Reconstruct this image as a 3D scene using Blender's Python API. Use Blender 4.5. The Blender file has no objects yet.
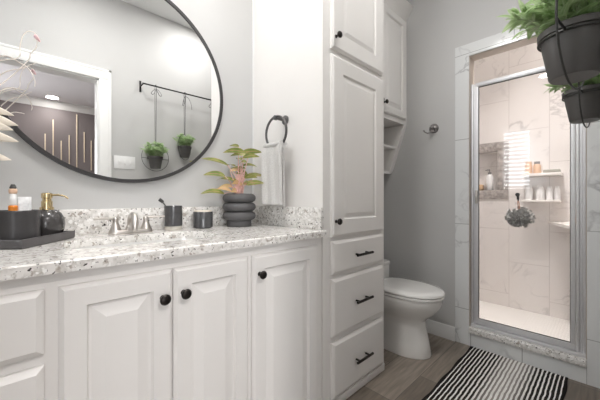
import bpy, bmesh, math, random
from mathutils import Vector, Matrix

# ------------------------------------------------------------------ camera, world, lights, exposure
sc = bpy.context.scene
COL = sc.collection
YAW = math.radians(46.3)
EYE = 1.07
cam_d = bpy.data.cameras.new('camera'); cam = bpy.data.objects.new('camera', cam_d); COL.objects.link(cam)
cam.location = (0, 0, EYE)
cam.rotation_euler = (math.pi/2, 0, YAW - math.pi/2)
cam_d.sensor_width = 36; cam_d.lens = 36*293/600; cam_d.shift_y = -2/600; cam_d.clip_start = 0.01
sc.camera = cam

w = bpy.data.worlds.new('world'); sc.world = w; w.use_nodes = True
w.node_tree.nodes['Background'].inputs[0].default_value = (0.85, 0.93, 1.0, 1)
w.node_tree.nodes['Background'].inputs[1].default_value = 1.0

sc.view_settings.view_transform = 'Standard'
sc.view_settings.look = 'None'
sc.view_settings.gamma = 1
sc.view_settings.use_curve_mapping = False
sc.view_settings.exposure = 0.24
try:
    sc.cycles.max_bounces = 10; sc.cycles.diffuse_bounces = 6; sc.cycles.glossy_bounces = 6
    sc.cycles.transparent_max_bounces = 12; sc.cycles.sample_clamp_indirect = 6
    sc.cycles.use_denoising = True
except Exception:
    pass

def area(name, loc, size, power, color, rot=(0, 0, 0), shape='DISK', size_y=None):
    d = bpy.data.lights.new(name, 'AREA'); d.shape = shape; d.size = size
    if size_y: d.size_y = size_y
    d.energy = power; d.color = color
    o = bpy.data.objects.new(name, d); COL.objects.link(o); o.location = loc; o.rotation_euler = rot
    return o

P_CEIL, P_SHOWER, P_HALL, P_VANITY, P_WIN_FILL = 13.5, 9.0, 28, 0.5, 44
# added fill light at the pane of an invented hall window, lifts the vanity fronts
area('hall_window_fill', (-1.35, -3.74, 1.45), 1.5, P_WIN_FILL, (0.96, 0.98, 1.0), (math.pi/2, 0, 0), 'RECTANGLE', 1.7)

# ------------------------------------------------------------------ helpers
PI = math.pi
V = Vector
rnd = random.Random(7)

def wl(o):
    p = V((0, 0, 0))
    while o is not None:
        p += o.location; o = o.parent
    return p

def obj(name, bm, m, parent=None, loc=None, smooth=35):
    """one mesh object; bm holds world coordinates, the origin goes to loc (or to the parent's origin)"""
    off = wl(parent) if parent is not None else (V(loc) if loc is not None else V((0, 0, 0)))
    bmesh.ops.recalc_face_normals(bm, faces=bm.faces[:])
    for v in bm.verts: v.co -= off
    me = bpy.data.meshes.new(name); bm.to_mesh(me); bm.free()
    for mm in (m if isinstance(m, (list, tuple)) else [m]): me.materials.append(mm)
    if smooth:
        me.polygons.foreach_set('use_smooth', [True]*len(me.polygons))
        me.set_sharp_from_angle(angle=math.radians(smooth))
    o = bpy.data.objects.new(name, me); COL.objects.link(o)
    if parent is not None: o.parent = parent
    else: o.location = off
    return o

def thing(name, label, cat, loc=(0, 0, 0), group=None):
    o = bpy.data.objects.new(name, None); COL.objects.link(o); o.location = loc
    o.empty_display_size = 0.05
    return tag(o, label, cat, group)

def tag(o, label, cat, group=None):
    o['label'] = label; o['category'] = cat
    if group: o['group'] = group
    return o

def struct(name, bm, m, smooth=35, parent=None):
    o = obj(name, bm, m, parent, smooth=smooth)
    if parent is None: o['kind'] = 'structure'
    return o

def dup(o, parent=None):
    c = o.copy(); COL.objects.link(c)
    if parent is not None: c.parent = parent
    for ch in list(o.children): dup(ch, c)
    return c

def B(): return bmesh.new()

def box(bm, a, b, bev=0, seg=2, mi=0):
    a, b = V(a), V(b)
    r = bmesh.ops.create_cube(bm, size=1)
    vs = r['verts']
    for v in vs:
        v.co = V((a[i] + (b[i]-a[i])*(v.co[i]+0.5) for i in range(3)))
    fs = list({f for v in vs for f in v.link_faces})
    for f in fs: f.material_index = mi
    if bev:
        es = list({e for v in vs for e in v.link_edges})
        bmesh.ops.bevel(bm, geom=es, offset=bev, segments=seg, profile=0.5, affect='EDGES')
    return bm

def ringlist(bm, rings, closed_ends=True, mi=0, loop=False):
    """rings: list of lists of points (same count); skins them"""
    vr = [[bm.verts.new(p) for p in r] for r in rings]
    n = len(vr[0])
    m = len(vr)
    for i in range(m if loop else m-1):
        A, C = vr[i], vr[(i+1) % m]
        for k in range(n):
            f = bm.faces.new((A[k], A[(k+1) % n], C[(k+1) % n], C[k])); f.material_index = mi
    if closed_ends and not loop:
        for r in (vr[0], vr[-1]):
            try:
                f = bm.faces.new(r); f.material_index = mi
            except ValueError: pass
    return vr

def tube(bm, pts, r, n=10, loop=False, mi=0, flat=1.0, up=None):
    pts = [V(p) for p in pts]
    m = len(pts)
    rr = r if isinstance(r, (list, tuple)) else [r]*m
    rings = []
    prev = None
    for i, p in enumerate(pts):
        if loop: t = (pts[(i+1) % m]-pts[i-1])
        else: t = pts[min(i+1, m-1)]-pts[max(i-1, 0)]
        t.normalize()
        if prev is None:
            ref = V(up) if up is not None else (V((0, 0, 1)) if abs(t.z) < 0.9 else V((1, 0, 0)))
            a = t.cross(ref).normalized()
        else:
            a = prev - t*prev.dot(t); a.normalize()
        prev = a
        b = t.cross(a).normalized()
        rings.append([p + (a*math.cos(2*PI*k/n) + b*math.sin(2*PI*k/n)*flat)*rr[i] for k in range(n)])
    return ringlist(bm, rings, True, mi, loop)

def cyl(bm, p0, p1, r0, r1=None, n=20, mi=0):
    return tube(bm, [p0, p1], [r0, r0 if r1 is None else r1], n, mi=mi)

def lathe(bm, prof, c, n=32, axis=(0, 0, 1), mi=0, cap=True):
    ax = V(axis).normalized()
    ref = V((1, 0, 0)) if abs(ax.x) < 0.9 else V((0, 1, 0))
    a = ax.cross(ref).normalized(); b = ax.cross(a).normalized(); c = V(c)
    rings = [[c + ax*h + (a*math.cos(2*PI*k/n) + b*math.sin(2*PI*k/n))*max(r, 1e-4) for k in range(n)] for r, h in prof]
    return ringlist(bm, rings, cap, mi)

def torus(bm, c, R, r, axis=(0, 0, 1), n=40, k=10, mi=0):
    ax = V(axis).normalized()
    ref = V((0, 0, 1)) if abs(ax.z) < 0.9 else V((1, 0, 0))
    a = ax.cross(ref).normalized(); b = ax.cross(a).normalized()
    tube(bm, [V(c) + (a*math.cos(2*PI*i/n)+b*math.sin(2*PI*i/n))*R for i in range(n)], r, k, True, mi)

def prism(bm, poly, axis, a, b, mi=0):
    """extrude a 2-D polygon along axis (0,1,2) between a and b; poly in the other two coordinates in order"""
    def mk(p, t):
        q = list(p); q.insert(axis, t); return V(q)
    return ringlist(bm, [[mk(p, a) for p in poly], [mk(p, b) for p in poly]], True, mi)

def panel(bm, x0, x1, z0, z1, y, rings, out=-1, thick=0.02):
    """raised-panel front facing -y (out=-1) or +y; rings = [(inset, height above y plane)]"""
    full = [(0, -thick)] + rings
    rs = []
    for ins, h in full:
        yy = y + out*h
        rs.append([V((x0+ins, yy, z0+ins)), V((x1-ins, yy, z0+ins)), V((x1-ins, yy, z1-ins)), V((x0+ins, yy, z1-ins))])
    return ringlist(bm, rs, True)

def rrect(cx, cy, w, d, r, n=6):
    pts = []
    for sx, sy, a0 in ((1, 1, 0), (-1, 1, PI/2), (-1, -1, PI), (1, -1, 3*PI/2)):
        for i in range(n+1):
            a = a0 + i*PI/2/n
            pts.append((cx + sx*(w/2-r) + r*math.cos(a), cy + sy*(d/2-r) + r*math.sin(a)))
    return pts

def leaf(bm, uv, base, d, length, width, droop=0.4, up=(0, 0, 1), n=6, fold=0.25, roll=0.0):
    d = V(d).normalized(); up = V(up)
    side = d.cross(up)
    if side.length < 1e-3: side = d.cross(V((1, 0, 0)))
    side.normalize()
    side = Matrix.Rotation(roll, 3, d) @ side
    nrm = side.cross(d).normalized()
    rows = []
    p = V(base); cur = d.copy()
    for i in range(n+1):
        t = i/n
        wd = width*0.5*max(0.04, 1.98*(t+0.02)**0.62*(1-t)**0.80) if i < n else 0.0006
        nn = side.cross(cur).normalized()
        rows.append((bm.verts.new(p - side*wd + nn*wd*fold), bm.verts.new(p), bm.verts.new(p + side*wd + nn*wd*fold), t))
        cur = (cur + V((0, 0, -1))*droop/n).normalized()
        p = p + cur*length/n
    for i in range(n):
        a, b = rows[i], rows[i+1]
        for k in (0, 1):
            f = bm.faces.new((a[k], a[k+1], b[k+1], b[k]))
            for lp, (uu, vv) in zip(f.loops, ((a[3], k/2), (a[3], (k+1)/2), (b[3], (k+1)/2), (b[3], k/2))):
                lp[uv].uv = (uu, vv)

# ------------------------------------------------------------------ materials
def new_mat(name):
    m = bpy.data.materials.new(name); m.use_nodes = True
    nt = m.node_tree; return m, nt, nt.nodes['Principled BSDF']

def mat(name, col, rough=0.5, metal=0.0, var=0.0, scale=30, bump=0.0, bscale=200, spec=0.5, coat=0.0, trans=0.0, alpha=1.0, emit=None):
    m, nt, p = new_mat(name)
    p.inputs['Base Color'].default_value = (*col, 1); p.inputs['Roughness'].default_value = rough
    p.inputs['Metallic'].default_value = metal; p.inputs['Specular IOR Level'].default_value = spec
    p.inputs['Coat Weight'].default_value = coat; p.inputs['Transmission Weight'].default_value = trans
    if emit:
        p.inputs['Emission Color'].default_value = (*emit[0], 1); p.inputs['Emission Strength'].default_value = emit[1]
    tc = nt.nodes.new('ShaderNodeTexCoord')
    if var:
        n = nt.nodes.new('ShaderNodeTexNoise'); n.inputs['Scale'].default_value = scale; n.inputs['Detail'].default_value = 4
        nt.links.new(tc.outputs['Object'], n.inputs['Vector'])
        r = nt.nodes.new('ShaderNodeValToRGB')
        r.color_ramp.elements[0].position = 0.3; r.color_ramp.elements[1].position = 0.7
        r.color_ramp.elements[0].color = (*[max(0, c*(1-var)) for c in col], 1)
        r.color_ramp.elements[1].color = (*[min(1, c*(1+var)) for c in col], 1)
        nt.links.new(n.outputs['Fac'], r.inputs[0]); nt.links.new(r.outputs[0], p.inputs['Base Color'])
    if bump:
        n2 = nt.nodes.new('ShaderNodeTexNoise'); n2.inputs['Scale'].default_value = bscale; n2.inputs['Detail'].default_value = 3
        nt.links.new(tc.outputs['Object'], n2.inputs['Vector'])
        b = nt.nodes.new('ShaderNodeBump'); b.inputs['Strength'].default_value = bump; b.inputs['Distance'].default_value = 0.004
        nt.links.new(n2.outputs['Fac'], b.inputs['Height']); nt.links.new(b.outputs[0], p.inputs['Normal'])
    return m

def N(nt, t, **kw):
    n = nt.nodes.new(t)
    for k, v in kw.items():
        if k in n.inputs: n.inputs[k].default_value = v
        else: setattr(n, k, v)
    return n

def ramp(nt, fac, stops, interp='LINEAR'):
    r = nt.nodes.new('ShaderNodeValToRGB'); r.color_ramp.interpolation = interp
    e = r.color_ramp.elements
    while len(e) < len(stops): e.new(0.5)
    for el, (p, c) in zip(e, stops):
        el.position = p; el.color = (*c, 1) if len(c) == 3 else c
    nt.links.new(fac, r.inputs[0]); return r.outputs[0]

def mixc(nt, fac, a, b):
    m = nt.nodes.new('ShaderNodeMix'); m.data_type = 'RGBA'
    for s, x in ((0, fac), (6, a), (7, b)):
        if hasattr(x, 'is_linked'): nt.links.new(x, m.inputs[s])
        elif isinstance(x, (int, float)): m.inputs[s].default_value = x
        else: m.inputs[s].default_value = (*x, 1)
    return m.outputs[2]

def granite_mat():
    m, nt, p = new_mat('granite')
    tc = N(nt, 'ShaderNodeTexCoord').outputs['Object']
    def noise(s, d=3, dist=0.0):
        n = N(nt, 'ShaderNodeTexNoise', Scale=s, Detail=d, Distortion=dist); nt.links.new(tc, n.inputs['Vector']); return n.outputs['Fac']
    g = ramp(nt, noise(52, 4), [(0.47, (0, 0, 0)), (0.64, (1, 1, 1))])
    col = mixc(nt, g, (0.79, 0.77, 0.745), (0.60, 0.58, 0.55))
    br = ramp(nt, noise(44, 4, 0.6), [(0.59, (0, 0, 0)), (0.66, (1, 1, 1))])
    col = mixc(nt, br, col, (0.43, 0.39, 0.35))
    dk = ramp(nt, noise(95, 2, 0.3), [(0.62, (0, 0, 0)), (0.67, (1, 1, 1))])
    col = mixc(nt, dk, col, (0.055, 0.05, 0.05))
    wh = ramp(nt, noise(60, 2), [(0.60, (0, 0, 0)), (0.66, (1, 1, 1))])
    col = mixc(nt, wh, col, (0.90, 0.89, 0.87))
    nt.links.new(col, p.inputs['Base Color']); p.inputs['Roughness'].default_value = 0.12
    return m

def marble_mat(name, base, vein, joint, width, row, offset, sw, shift=(0, 0), rough=0.12, mortar=0.0022):
    """sw = pair of object axes used as (brick x, brick y)"""
    m, nt, p = new_mat(name)
    tc = N(nt, 'ShaderNodeTexCoord').outputs['Object']
    s = N(nt, 'ShaderNodeSeparateXYZ'); nt.links.new(tc, s.inputs[0])
    c = N(nt, 'ShaderNodeCombineXYZ')
    for i in (0, 1):
        a = N(nt, 'ShaderNodeMath', operation='ADD'); nt.links.new(s.outputs[sw[i]], a.inputs[0]); a.inputs[1].default_value = shift[i]
        nt.links.new(a.outputs[0], c.inputs[i])
    bk = N(nt, 'ShaderNodeTexBrick', Scale=1.0); bk.offset = offset; bk.squash = 1
    bk.inputs['Mortar Size'].default_value = mortar; bk.inputs['Mortar Smooth'].default_value = 0.1
    bk.inputs['Brick Width'].default_value = width; bk.inputs['Row Height'].default_value = row
    bk.inputs['Color1'].default_value = (0, 0, 0, 1); bk.inputs['Color2'].default_value = (1, 1, 1, 1)
    nt.links.new(c.outputs[0], bk.inputs['Vector'])
    # veins: thin band of a distorted noise, jumped per tile
    sc_ = N(nt, 'ShaderNodeVectorMath', operation='SCALE'); nt.links.new(bk.outputs['Color'], sc_.inputs[0]); sc_.inputs['Scale'].default_value = 9
    ad = N(nt, 'ShaderNodeVectorMath', operation='ADD'); nt.links.new(tc, ad.inputs[0]); nt.links.new(sc_.outputs[0], ad.inputs[1])
    n = N(nt, 'ShaderNodeTexNoise', Scale=2.6, Detail=5, Distortion=1.2); nt.links.new(ad.outputs[0], n.inputs['Vector'])
    v = ramp(nt, n.outputs['Fac'], [(0.475, (0, 0, 0)), (0.5, (1, 1, 1)), (0.525, (0, 0, 0))])
    n2 = N(nt, 'ShaderNodeTexNoise', Scale=3.0, Detail=2); nt.links.new(ad.outputs[0], n2.inputs['Vector'])
    k = ramp(nt, n2.outputs['Fac'], [(0.48, (0, 0, 0)), (0.68, (0.8, 0.8, 0.8))])
    mu = N(nt, 'ShaderNodeMath', operation='MULTIPLY'); nt.links.new(v, mu.inputs[0]); nt.links.new(k, mu.inputs[1])
    col = mixc(nt, mu.outputs[0], base, vein)
    col = mixc(nt, bk.outputs['Fac'], col, joint)
    nt.links.new(col, p.inputs['Base Color']); p.inputs['Roughness'].default_value = rough
    return m

def floor_mat():
    m, nt, p = new_mat('wood_look_tile')
    tc = N(nt, 'ShaderNodeTexCoord').outputs['Object']
    mp = N(nt, 'ShaderNodeMapping'); nt.links.new(tc, mp.inputs[0]); mp.inputs['Location'].default_value = (0.06, 0.025, 0)
    bk = N(nt, 'ShaderNodeTexBrick', Scale=1.0); bk.offset = 0.36
    bk.inputs['Mortar Size'].default_value = 0.0018; bk.inputs['Brick Width'].default_value = 0.9; bk.inputs['Row Height'].default_value = 0.2
    bk.inputs['Color1'].default_value = (0, 0, 0, 1); bk.inputs['Color2'].default_value = (1, 1, 1, 1)
    nt.links.new(mp.outputs[0], bk.inputs['Vector'])
    col = ramp(nt, bk.outputs['Color'], [(0.0, (0.165, 0.138, 0.114)), (0.5, (0.235, 0.20, 0.168)), (1.0, (0.33, 0.285, 0.245))])
    m2 = N(nt, 'ShaderNodeMapping'); nt.links.new(tc, m2.inputs[0]); m2.inputs['Scale'].default_value = (2.2, 26, 1)
    n = N(nt, 'ShaderNodeTexNoise', Scale=2.2, Detail=6, Distortion=0.4); nt.links.new(m2.outputs[0], n.inputs['Vector'])
    gr = ramp(nt, n.outputs['Fac'], [(0.3, (0.72, 0.72, 0.72)), (0.7, (1.2, 1.18, 1.15))])
    mx = nt.nodes.new('ShaderNodeMix'); mx.data_type = 'RGBA'; mx.blend_type = 'MULTIPLY'; mx.inputs[0].default_value = 1
    nt.links.new(col, mx.inputs[6]); nt.links.new(gr, mx.inputs[7])
    col = mixc(nt, bk.outputs['Fac'], mx.outputs[2], (0.10, 0.088, 0.078))
    nt.links.new(col, p.inputs['Base Color']); p.inputs['Roughness'].default_value = 0.42
    return m

def rug_mat(y0, y1, nst):
    m, nt, p = new_mat('rug_stripes')
    tc = N(nt, 'ShaderNodeTexCoord').outputs['Object']
    s = N(nt, 'ShaderNodeSeparateXYZ'); nt.links.new(tc, s.inputs[0])
    n = N(nt, 'ShaderNodeTexNoise', Scale=20, Detail=1); nt.links.new(tc, n.inputs['Vector'])
    def math_(op, a, b=None):
        q = N(nt, 'ShaderNodeMath', operation=op)
        for i, x in enumerate((a, b)):
            if x is None: continue
            if hasattr(x, 'is_linked'): nt.links.new(x, q.inputs[i])
            else: q.inputs[i].default_value = x
        return q.outputs[0]
    wob = math_('MULTIPLY', math_('SUBTRACT', n.outputs['Fac'], 0.5), 0.006)
    y = math_('ADD', s.outputs[1], wob)
    t = math_('DIVIDE', math_('SUBTRACT', y, y0), y1-y0)
    ph = math_('FRACT', math_('MULTIPLY', t, nst))
    # how wide the black of each stripe is: heavy at the long edges, thin around the middle
    c = math_('ABSOLUTE', math_('SUBTRACT', t, 0.47))
    thr = math_('ADD', math_('MULTIPLY', c, 0.60), 0.43)
    blk = math_('LESS_THAN', ph, thr)
    yarn = mixc(nt, ramp(nt, c, [(0.06, (1, 1, 1)), (0.2, (0, 0, 0))]), (0.028, 0.024, 0.022), (0.36, 0.33, 0.31))
    white = ramp(nt, n.outputs['Fac'], [(0.3, (0.80, 0.78, 0.75)), (0.7, (0.90, 0.88, 0.85))])
    col = mixc(nt, blk, white, yarn)
    edge = math_('GREATER_THAN', math_('ABSOLUTE', math_('SUBTRACT', t, 0.5)), 0.478)
    col = mixc(nt, edge, col, (0.02, 0.018, 0.017))
    nt.links.new(col, p.inputs['Base Color']); p.inputs['Roughness'].default_value = 0.95
    p.inputs['Specular IOR Level'].default_value = 0.1
    b = N(nt, 'ShaderNodeBump'); b.inputs['Strength'].default_value = 0.6; b.inputs['Distance'].default_value = 0.004
    tri = math_('PINGPONG', math_('MULTIPLY', t, nst*2), 1.0)
    nt.links.new(tri, b.inputs['Height']); nt.links.new(b.outputs[0], p.inputs['Normal'])
    return m

def leaf_mat(name, stops_across, noise_cols, fac=0.5, rough=0.4, TR=0.26):
    """colour across the blade (uv v, midrib at .5) mixed with a mottling noise"""
    m, nt, p = new_mat(name)
    uvn = N(nt, 'ShaderNodeTexCoord')
    s = N(nt, 'ShaderNodeSeparateXYZ'); nt.links.new(uvn.outputs['UV'], s.inputs[0])
    a = N(nt, 'ShaderNodeMath', operation='SUBTRACT'); nt.links.new(s.outputs[1], a.inputs[0]); a.inputs[1].default_value = 0.5
    ab = N(nt, 'ShaderNodeMath', operation='ABSOLUTE'); nt.links.new(a.outputs[0], ab.inputs[0])
    c1 = ramp(nt, ab.outputs[0], stops_across)
    n = N(nt, 'ShaderNodeTexNoise', Scale=22, Detail=3); nt.links.new(uvn.outputs['Object'], n.inputs['Vector'])
    c2 = ramp(nt, n.outputs['Fac'], noise_cols)
    nt.links.new(mixc(nt, fac, c1, c2), p.inputs['Base Color']); p.inputs['Roughness'].default_value = rough
    t = N(nt, 'ShaderNodeBsdfTranslucent'); mx = N(nt, 'ShaderNodeMixShader'); mx.inputs[0].default_value = TR
    nt.links.new(p.inputs['Base Color'].links[0].from_socket, t.inputs[0])
    nt.links.new(p.outputs[0], mx.inputs[1]); nt.links.new(t.outputs[0], mx.inputs[2]); nt.links.new(mx.outputs[0], nt.nodes['Material Output'].inputs[0])
    return m

def glass_mat(name, tint=(1, 1, 1), ior=1.45):
    m, nt, p = new_mat(name)
    nt.nodes.remove(p)
    out = nt.nodes['Material Output']
    t = N(nt, 'ShaderNodeBsdfTransparent'); t.inputs[0].default_value = (*tint, 1)
    g = N(nt, 'ShaderNodeBsdfGlossy'); g.inputs['Roughness'].default_value = 0.01
    f = N(nt, 'ShaderNodeFresnel'); f.inputs[0].default_value = ior
    mx = N(nt, 'ShaderNodeMixShader')
    nt.links.new(f.outputs[0], mx.inputs[0]); nt.links.new(t.outputs[0], mx.inputs[1]); nt.links.new(g.outputs[0], mx.inputs[2])
    nt.links.new(mx.outputs[0], out.inputs[0])
    return m

def emis(name, col, s):
    m, nt, p = new_mat(name)
    p.inputs['Base Color'].default_value = (*col, 1)
    p.inputs['Emission Color'].default_value = (*col, 1); p.inputs['Emission Strength'].default_value = s
    return m

M = {}
M['wall'] = mat('wall_paint', (0.545, 0.543, 0.538), 0.6, var=0.01, scale=3, bump=0.05, bscale=180)
M['ceil'] = mat('ceiling_paint', (0.78, 0.78, 0.775), 0.8, bump=0.05, bscale=120)
M['hallceil'] = mat('hall_ceiling_paint', (0.76, 0.73, 0.75), 0.8, bump=0.05, bscale=120)
M['taupe'] = mat('taupe_paint', (0.19, 0.165, 0.165), 0.6, var=0.02, scale=3)
M['trim'] = mat('trim_paint', (0.82, 0.82, 0.81), 0.35, bump=0.02, bscale=60)
M['cab'] = mat('cabinet_paint', (0.79, 0.77, 0.75), 0.38, var=0.008, scale=6, bump=0.03, bscale=90)
M['dark_gap'] = mat('cabinet_recess_paint', (0.10, 0.095, 0.09), 0.7, var=0.05)
M['granite'] = granite_mat()
M['tile'] = marble_mat('marble_tile', (0.74, 0.75, 0.75), (0.34, 0.34, 0.35), (0.40, 0.40, 0.40), 0.62, 0.62, 0.0, (2, 1), (0.36, 0.2))
M['tilecurb'] = marble_mat('marble_curb_tile', (0.73, 0.74, 0.74), (0.34, 0.34, 0.35), (0.33, 0.33, 0.33), 0.30, 0.4, 0.0, (1, 2), (-0.078, 0.2))
M['shtile'] = marble_mat('shower_marble_tile', (0.84, 0.805, 0.785), (0.58, 0.55, 0.54), (0.66, 0.62, 0.60), 0.60, 0.288, 0.5, (2, 1), (0.12, -0.05))
M['shtile_side'] = marble_mat('shower_side_marble_tile', (0.84, 0.805, 0.785), (0.58, 0.55, 0.54), (0.66, 0.62, 0.60), 0.60, 0.288, 0.5, (2, 0), (0.12, 0))
M['pan'] = mat('shower_pan_acrylic', (0.88, 0.86, 0.83), 0.4)
M['floor'] = floor_mat()
M['mirror'] = mat('mirror_silver', (0.93, 0.935, 0.93), 0.0, 1.0)
M['black'] = mat('black_metal', (0.022, 0.021, 0.021), 0.42, 0.6, bump=0.03)
M['bronze'] = mat('dark_bronze', (0.030, 0.026, 0.024), 0.34, 0.8, bump=0.03)
M['iron'] = mat('grey_iron', (0.05, 0.05, 0.048), 0.4, 0.5)
M['pewter'] = mat('dark_pewter', (0.13, 0.125, 0.125), 0.35, 0.8, var=0.05)
M['oldnickel'] = mat('satin_nickel', (0.30, 0.285, 0.28), 0.4, 0.85, var=0.05)
M['nickel'] = mat('brushed_nickel', (0.58, 0.545, 0.515), 0.34, 1.0, var=0.04, scale=80)
M['chrome'] = mat('brushed_aluminium', (0.74, 0.74, 0.755), 0.42, 0.45, var=0.02, scale=60)
M['ceramic'] = mat('white_ceramic', (0.83, 0.82, 0.80), 0.10, coat=0.4, var=0.005)
M['sink'] = mat('sink_ceramic', (0.86, 0.86, 0.85), 0.08, coat=0.4, var=0.005)
M['glass'] = glass_mat('shower_glass', (0.985, 0.985, 0.985), 1.42)
M['charcoal'] = mat('charcoal_ceramic', (0.085, 0.083, 0.085), 0.62, var=0.05, scale=40, bump=0.05)
M['smoke'] = mat('smoked_ribbed_glass', (0.062, 0.062, 0.065), 0.22, coat=0.3, var=0.1, scale=60)
M['stone'] = mat('dark_grey_resin', (0.092, 0.088, 0.09), 0.36, var=0.12, scale=9)
M['gloss'] = mat('gloss_black_glaze', (0.060, 0.056, 0.056), 0.22, coat=0.3, var=0.1, scale=12)
M['gold'] = mat('brass', (0.72, 0.58, 0.34), 0.25, 1.0, var=0.05)
M['towel'] = mat('grey_terry', (0.63, 0.62, 0.605), 0.95, var=0.10, scale=160, bump=0.9, bscale=260, spec=0.1)
M['clear'] = mat('clear_acrylic', (0.82, 0.78, 0.70), 0.1, trans=0.3)
M['wax'] = mat('cream_wax', (0.78, 0.70, 0.60), 0.5, var=0.03)
M['soil'] = mat('potting_soil', (0.05, 0.038, 0.03), 0.95, var=0.4, scale=90, bump=0.6)
M['pot'] = mat('matt_charcoal_pot', (0.085, 0.081, 0.078), 0.42, var=0.05, scale=20)
M['strap'] = mat('dark_leather', (0.075, 0.072, 0.070), 0.55, var=0.15, scale=90)
M['palm'] = mat('dried_palm', (0.84, 0.77, 0.67), 0.7, var=0.12, scale=30)
M['twig'] = mat('bleached_twig', (0.86, 0.80, 0.74), 0.7, var=0.10, scale=40)
M['pink'] = mat('pink_bud', (0.86, 0.60, 0.62), 0.6, var=0.12, scale=60)
M['vase'] = mat('cream_vase', (0.62, 0.58, 0.52), 0.5, var=0.05)
M['orange'] = mat('orange_plastic', (0.85, 0.27, 0.03), 0.35, var=0.03)
M['whiteplastic'] = mat('white_plastic', (0.86, 0.86, 0.86), 0.35, var=0.01)
M['greyplastic'] = mat('grey_plastic', (0.28, 0.27, 0.27), 0.4, var=0.03)
M['darkplastic'] = mat('dark_plastic', (0.05, 0.05, 0.05), 0.4, var=0.03)
M['peach'] = mat('peach_plastic', (0.72, 0.50, 0.36), 0.4, var=0.05)
M['tan'] = mat('tan_soap', (0.62, 0.42, 0.26), 0.5, var=0.08)
M['sage'] = mat('grey_green_plastic', (0.34, 0.34, 0.30), 0.5, var=0.05)
M['copper'] = mat('copper_cord', (0.75, 0.38, 0.25), 0.5, var=0.05)
M['mesh'] = mat('grey_mesh', (0.56, 0.56, 0.55), 0.9, var=0.3, scale=120, bump=0.8)
M['shelf'] = mat('white_shelf', (0.86, 0.83, 0.80), 0.25, var=0.01)
M['stick'] = mat('pale_wood', (0.80, 0.68, 0.52), 0.6, var=0.08, scale=30)
M['blind'] = mat('white_blind', (0.88, 0.89, 0.90), 0.5, var=0.01)
M['aglo'] = leaf_mat('variegated_leaf', [(0.03, (0.62, 0.30, 0.22)), (0.10, (0.22, 0.27, 0.05)), (0.36, (0.15, 0.23, 0.04)), (0.48, (0.55, 0.27, 0.15))],
                     [(0.38, (0.10, 0.17, 0.03)), (0.58, (0.34, 0.37, 0.09)), (0.74, (0.62, 0.40, 0.26))], 0.45)
M['agloy'] = leaf_mat('young_pink_leaf', [(0.03, (0.68, 0.34, 0.26)), (0.3, (0.62, 0.47, 0.20)), (0.48, (0.62, 0.30, 0.18))],
                      [(0.35, (0.42, 0.40, 0.10)), (0.6, (0.66, 0.48, 0.30))], 0.4)
M['stem'] = mat('pink_stem', (0.74, 0.47, 0.42), 0.5, var=0.12, scale=60)
M['green'] = leaf_mat('grey_green_leaf', [(0.02, (0.72, 0.80, 0.56)), (0.12, (0.40, 0.56, 0.26)), (0.4, (0.50, 0.64, 0.36)), (0.5, (0.66, 0.74, 0.52))],
                      [(0.33, (0.22, 0.38, 0.13)), (0.55, (0.54, 0.67, 0.41)), (0.7, (0.80, 0.85, 0.70))], 0.55, 0.34, 0.5)
M['dayglass'] = emis('daylit_window_glass', (0.93, 0.97, 1.0), 7.5)
M['lamp'] = emis('lit_lamp_diffuser', (1.0, 0.95, 0.88), 9.0)
M['lampw'] = emis('lit_warm_diffuser', (1.0, 0.88, 0.78), 9.0)

# ------------------------------------------------------------------ setting
YB, YF, XS, XL, XBK = 1.552, -0.05, 2.36, -1.6, 3.28     # mirror wall, doorway wall, shower front, left wall, shower back wall
ZC, ZH = 2.91, 2.80
HY = -3.80                                                # far wall of the hall
b = B(); box(b, (-2.2, HY-0.1, -0.06), (XBK+0.12, YB+0.1, 0)); struct('floor', b, M['floor'])
b = B(); box(b, (XL-0.1, YF-0.06, ZC), (XBK+0.12, YB+0.1, ZC+0.06)); struct('ceiling', b, M['ceil'])
b = B(); box(b, (-2.2, HY-0.1, ZH), (XBK+0.12, YF-0.06, ZH+0.06)); struct('ceiling_hall', b, M['hallceil'])
b = B(); box(b, (XL-0.1, YB, 0), (XBK+0.12, YB+0.1, ZC)); struct('wall_back', b, M['wall'])
WY0, WY1, WZ0, WZ1 = 0.93, 1.31, 1.24, 2.32
b = B(); box(b, (XL-0.1, YF, 0), (XL, WY0, ZC)); box(b, (XL-0.1, WY1, 0), (XL, YB, ZC))
box(b, (XL-0.1, WY0, 0), (XL, WY1, WZ0)); box(b, (XL-0.1, WY0, WZ1), (XL, WY1, ZC)); struct('wall_left', b, M['wall'])
DX0, DX1, DZ = -0.32, 0.507, 2.13
b = B()
box(b, (-2.2, YF-0.12, 0), (DX0, YF, ZC)); box(b, (DX1, YF-0.12, 0), (XBK+0.12, YF, ZC))
box(b, (DX0, YF-0.12, DZ), (DX1, YF, ZC)); struct('wall_front', b, M['wall'])
b = B(); box(b, (-2.2, HY-0.1, 0), (XBK+0.12, HY, ZH)); struct('wall_hall_far', b, M['taupe'])
b = B(); box(b, (-2.3, HY-0.1, 0), (-2.2, YF-0.12, ZH)); struct('wall_hall_left', b, M['wall'])
b = B(); box(b, (XBK+0.12, HY-0.1, 0), (XBK+0.22, YF, ZH)); struct('wall_hall_right', b, M['wall'])
# wall that holds the shower opening
OY0, OY1, OZ = 0.078, 0.690, 2.10
b = B(); box(b, (XS, OY1, 0), (XS+0.1, YB, ZC)); box(b, (XS, YF, 0), (XS+0.1, OY0, ZC)); box(b, (XS, OY0, OZ), (XS+0.1, OY1, ZC))
struct('wall_right', b, M['wall'])
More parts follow.
